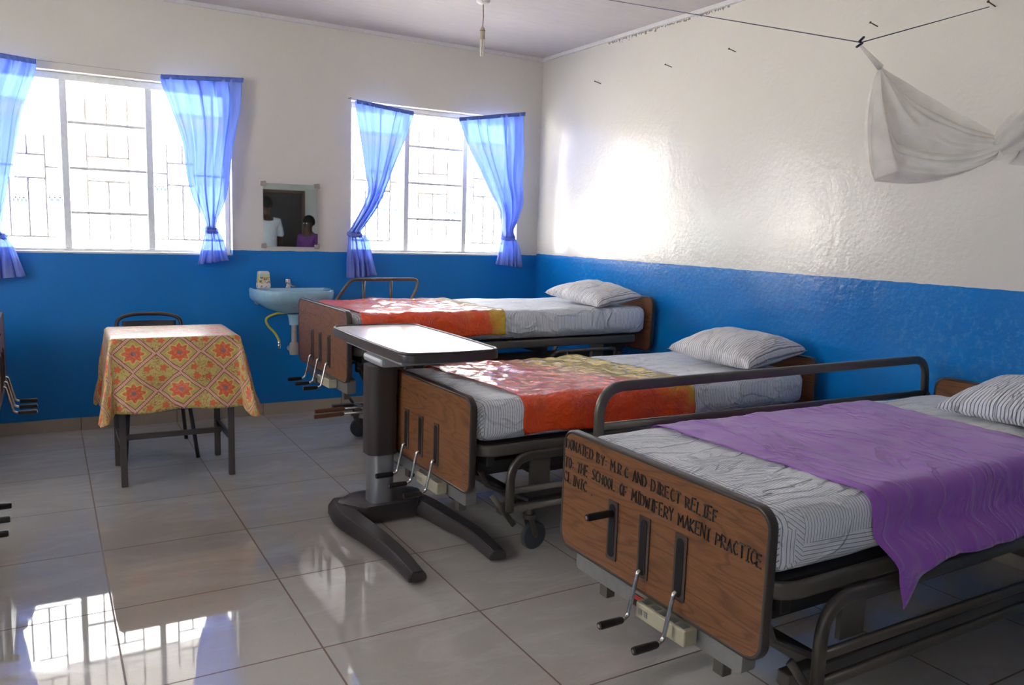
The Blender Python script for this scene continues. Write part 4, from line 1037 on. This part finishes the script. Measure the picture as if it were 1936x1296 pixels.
# ------------------------------------------------------------------ people seen in the mirror
def skin_body(name, joints, edges, mat, parent, lv=2):
    me = bpy.data.meshes.new(name); me.from_pydata([j[0] for j in joints], edges, []); o = bpy.data.objects.new(name, me); C.objects.link(o); o.parent = parent
    me.materials.append(MAT[mat])
    m = o.modifiers.new('skin', 'SKIN'); m.use_smooth_shade = True
    for i, j in enumerate(joints):
        sv = me.skin_vertices[0].data[i]; sv.radius = (j[1], j[2] if len(j) > 2 else j[1]); sv.use_root = (i == 0)
    s = o.modifiers.new('sub', 'SUBSURF'); s.levels = lv; s.render_levels = lv
    return o
def person(label, loc_, rz, ht, top_mat, bottom, skirt=False, lean=0.):
    k = ht/1.75; t = thing('person', label, 'person', loc_, rz)
    J = []; E = []
    def add(p, r, r2=None, par=None):
        J.append(((p[0]*k, p[1]*k, p[2]*k), r*k, (r2 if r2 else r)*k)); i = len(J)-1
        if par is not None: E.append((par, i))
        return i
    pel = add((0, 0, .95), .14, .11); be = add((0, lean*.2, 1.10), .125, .10, pel); ch = add((0, lean*.5, 1.28), .15, .11, be); sh = add((0, lean*.8, 1.42), .12, .085, ch); nk = add((0, lean, 1.49), .055, .055, sh); hd0 = add((0, lean+.01, 1.56), .062, .07, nk); hd1 = add((0, lean+.012, 1.64), .078, .095, hd0); hd2 = add((0, lean+.005, 1.70), .065, .078, hd1)
    for s in (-1, 1):
        a = add((s*.17, lean*.8, 1.41), .062, None, sh); b1 = add((s*.225, lean*.6-.01, 1.14), .045, None, a); c1 = add((s*.235, lean*.6+.07, .90), .034, None, b1); h1 = add((s*.235, lean*.6+.09, .84), .035, .018, c1)
        for q, (dx, dz, rr) in enumerate(((-.022, -.085, .009), (-.008, -.10, .0095), (.008, -.095, .009), (.022, -.075, .008))):
            f1 = add((s*(.235)+dx*.9, lean*.6+.10, .84-.04), .0095, None, h1); add((s*.235+dx, lean*.6+.105, .84+dz), rr*.8, None, f1)
        th = add((s*.21, lean*.6+.125, .83), .010, None, h1); add((s*.205, lean*.6+.135, .79), .008, None, th)
        hp = add((s*.095, 0, .88), .095, None, pel); kn = add((s*.10, .01, .50), .060, None, hp); an = add((s*.10, -.01, .10), .040, None, kn); add((s*.105, .12, .035), .038, .03, an)
    skin_body('body', J, E, 'skin', t)
    # hair
    bm = bmesh.new(); bmesh.ops.create_icosphere(bm, subdivisions=4, radius=1)
    for v in list(bm.verts):
        if v.co.z < -.15 and v.co.y > -.2 or v.co.z < -.55: bm.verts.remove(v)
    for v in bm.verts: v.co = Vector((v.co.x*.098*k, v.co.y*.115*k+(lean-.005)*k, v.co.z*.115*k+1.675*k))+v.normal*.003*nz(v.co.x*20, v.co.y*20, v.co.z*20)
    obj('hair', bm, 'hair', t, smooth=True)
    # face
    bm = bmesh.new()
    for s in (-1, 1):
        mm = Matrix.Translation(((s*.032)*k, (lean+.088)*k, 1.645*k)); bmesh.ops.create_uvsphere(bm, u_segments=10, v_segments=8, radius=.011*k, matrix=mm)
    obj('eyes', bm, 'white', t, smooth=True)
    bm = bmesh.new(); bmesh.ops.create_uvsphere(bm, u_segments=10, v_segments=8, radius=1)
    for v in bm.verts: v.co = Vector((v.co.x*.015*k, v.co.y*.02*k+(lean+.10)*k, v.co.z*.024*k+1.615*k))
    obj('nose', bm, 'skin', t, smooth=True)
    bm = bmesh.new()
    for s in (-1, 1):
        bmesh.ops.create_uvsphere(bm, u_segments=10, v_segments=8, radius=.5, matrix=Matrix.Translation((s*.082*k, lean*k, 1.625*k)) @ Matrix.Diagonal((.02*k, .04*k, .065*k, 1)))
    obj('ears', bm, 'skin', t, smooth=True)
    # shirt
    SJ = [((0, 0, .90*k), .175*k, .145*k), ((0, lean*.2*k, 1.10*k), .160*k, .130*k), ((0, lean*.5*k, 1.28*k), .175*k, .135*k), ((0, lean*.8*k, 1.40*k), .145*k, .105*k), ((0, lean*.95*k, 1.475*k), .072*k, .070*k)]
    SE = [(0, 1), (1, 2), (2, 3), (3, 4)]
    for s in (-1, 1):
        i = len(SJ); SJ += [((s*.18*k, lean*.8*k, 1.405*k), .078*k, .078*k), ((s*.232*k, lean*.6*k-.01, 1.16*k), .068*k, .068*k)]; SE += [(3, i), (i, i+1)]
    skin_body('shirt', SJ, SE, top_mat, t)
    if skirt:
        bm = bmesh.new(); lathe(bm, [(.17*k, 1.0*k), (.20*k, .85*k), (.23*k, .6*k), (.27*k, .35*k), (.26*k, .35*k), (.16*k, .99*k)], 28); obj('skirt', bm, bottom, t, smooth=True)
    else:
        TJ = [((0, 0, .99*k), .150*k, .125*k), ((0, 0, .90*k), .160*k, .13*k)]; TE = [(0, 1)]
        for s in (-1, 1):
            i = len(TJ); TJ += [((s*.095*k, 0, .84*k), .108*k, .108*k), ((s*.10*k, .01*k, .50*k), .080*k, .080*k), ((s*.10*k, -.01*k, .08*k), .068*k, .068*k)]; TE += [(1, i), (i, i+1), (i+1, i+2)]
        skin_body('trousers', TJ, TE, bottom, t)
    for s in (-1, 1):
        bm = bmesh.new(); rbox(bm, (.095*k, .26*k, .07*k), (6, 10, 4), .03*k)
        for v in bm.verts: v.co += Vector((s*.103*k, .05*k, .036*k))
        obj('shoe', bm, 'shoe', t, smooth=True)
    return t
person('person in a white short-sleeved shirt, back turned, seen in the mirror', (-1.59, -6.95, 0), PI-.35, 1.80, 'shirt', 'trouser', lean=.03)
person('person with dark hair in a purple top, seen low in the mirror', (-.98, -6.6, 0), .9, 1.53, 'dress', 'dress', True, lean=.04)
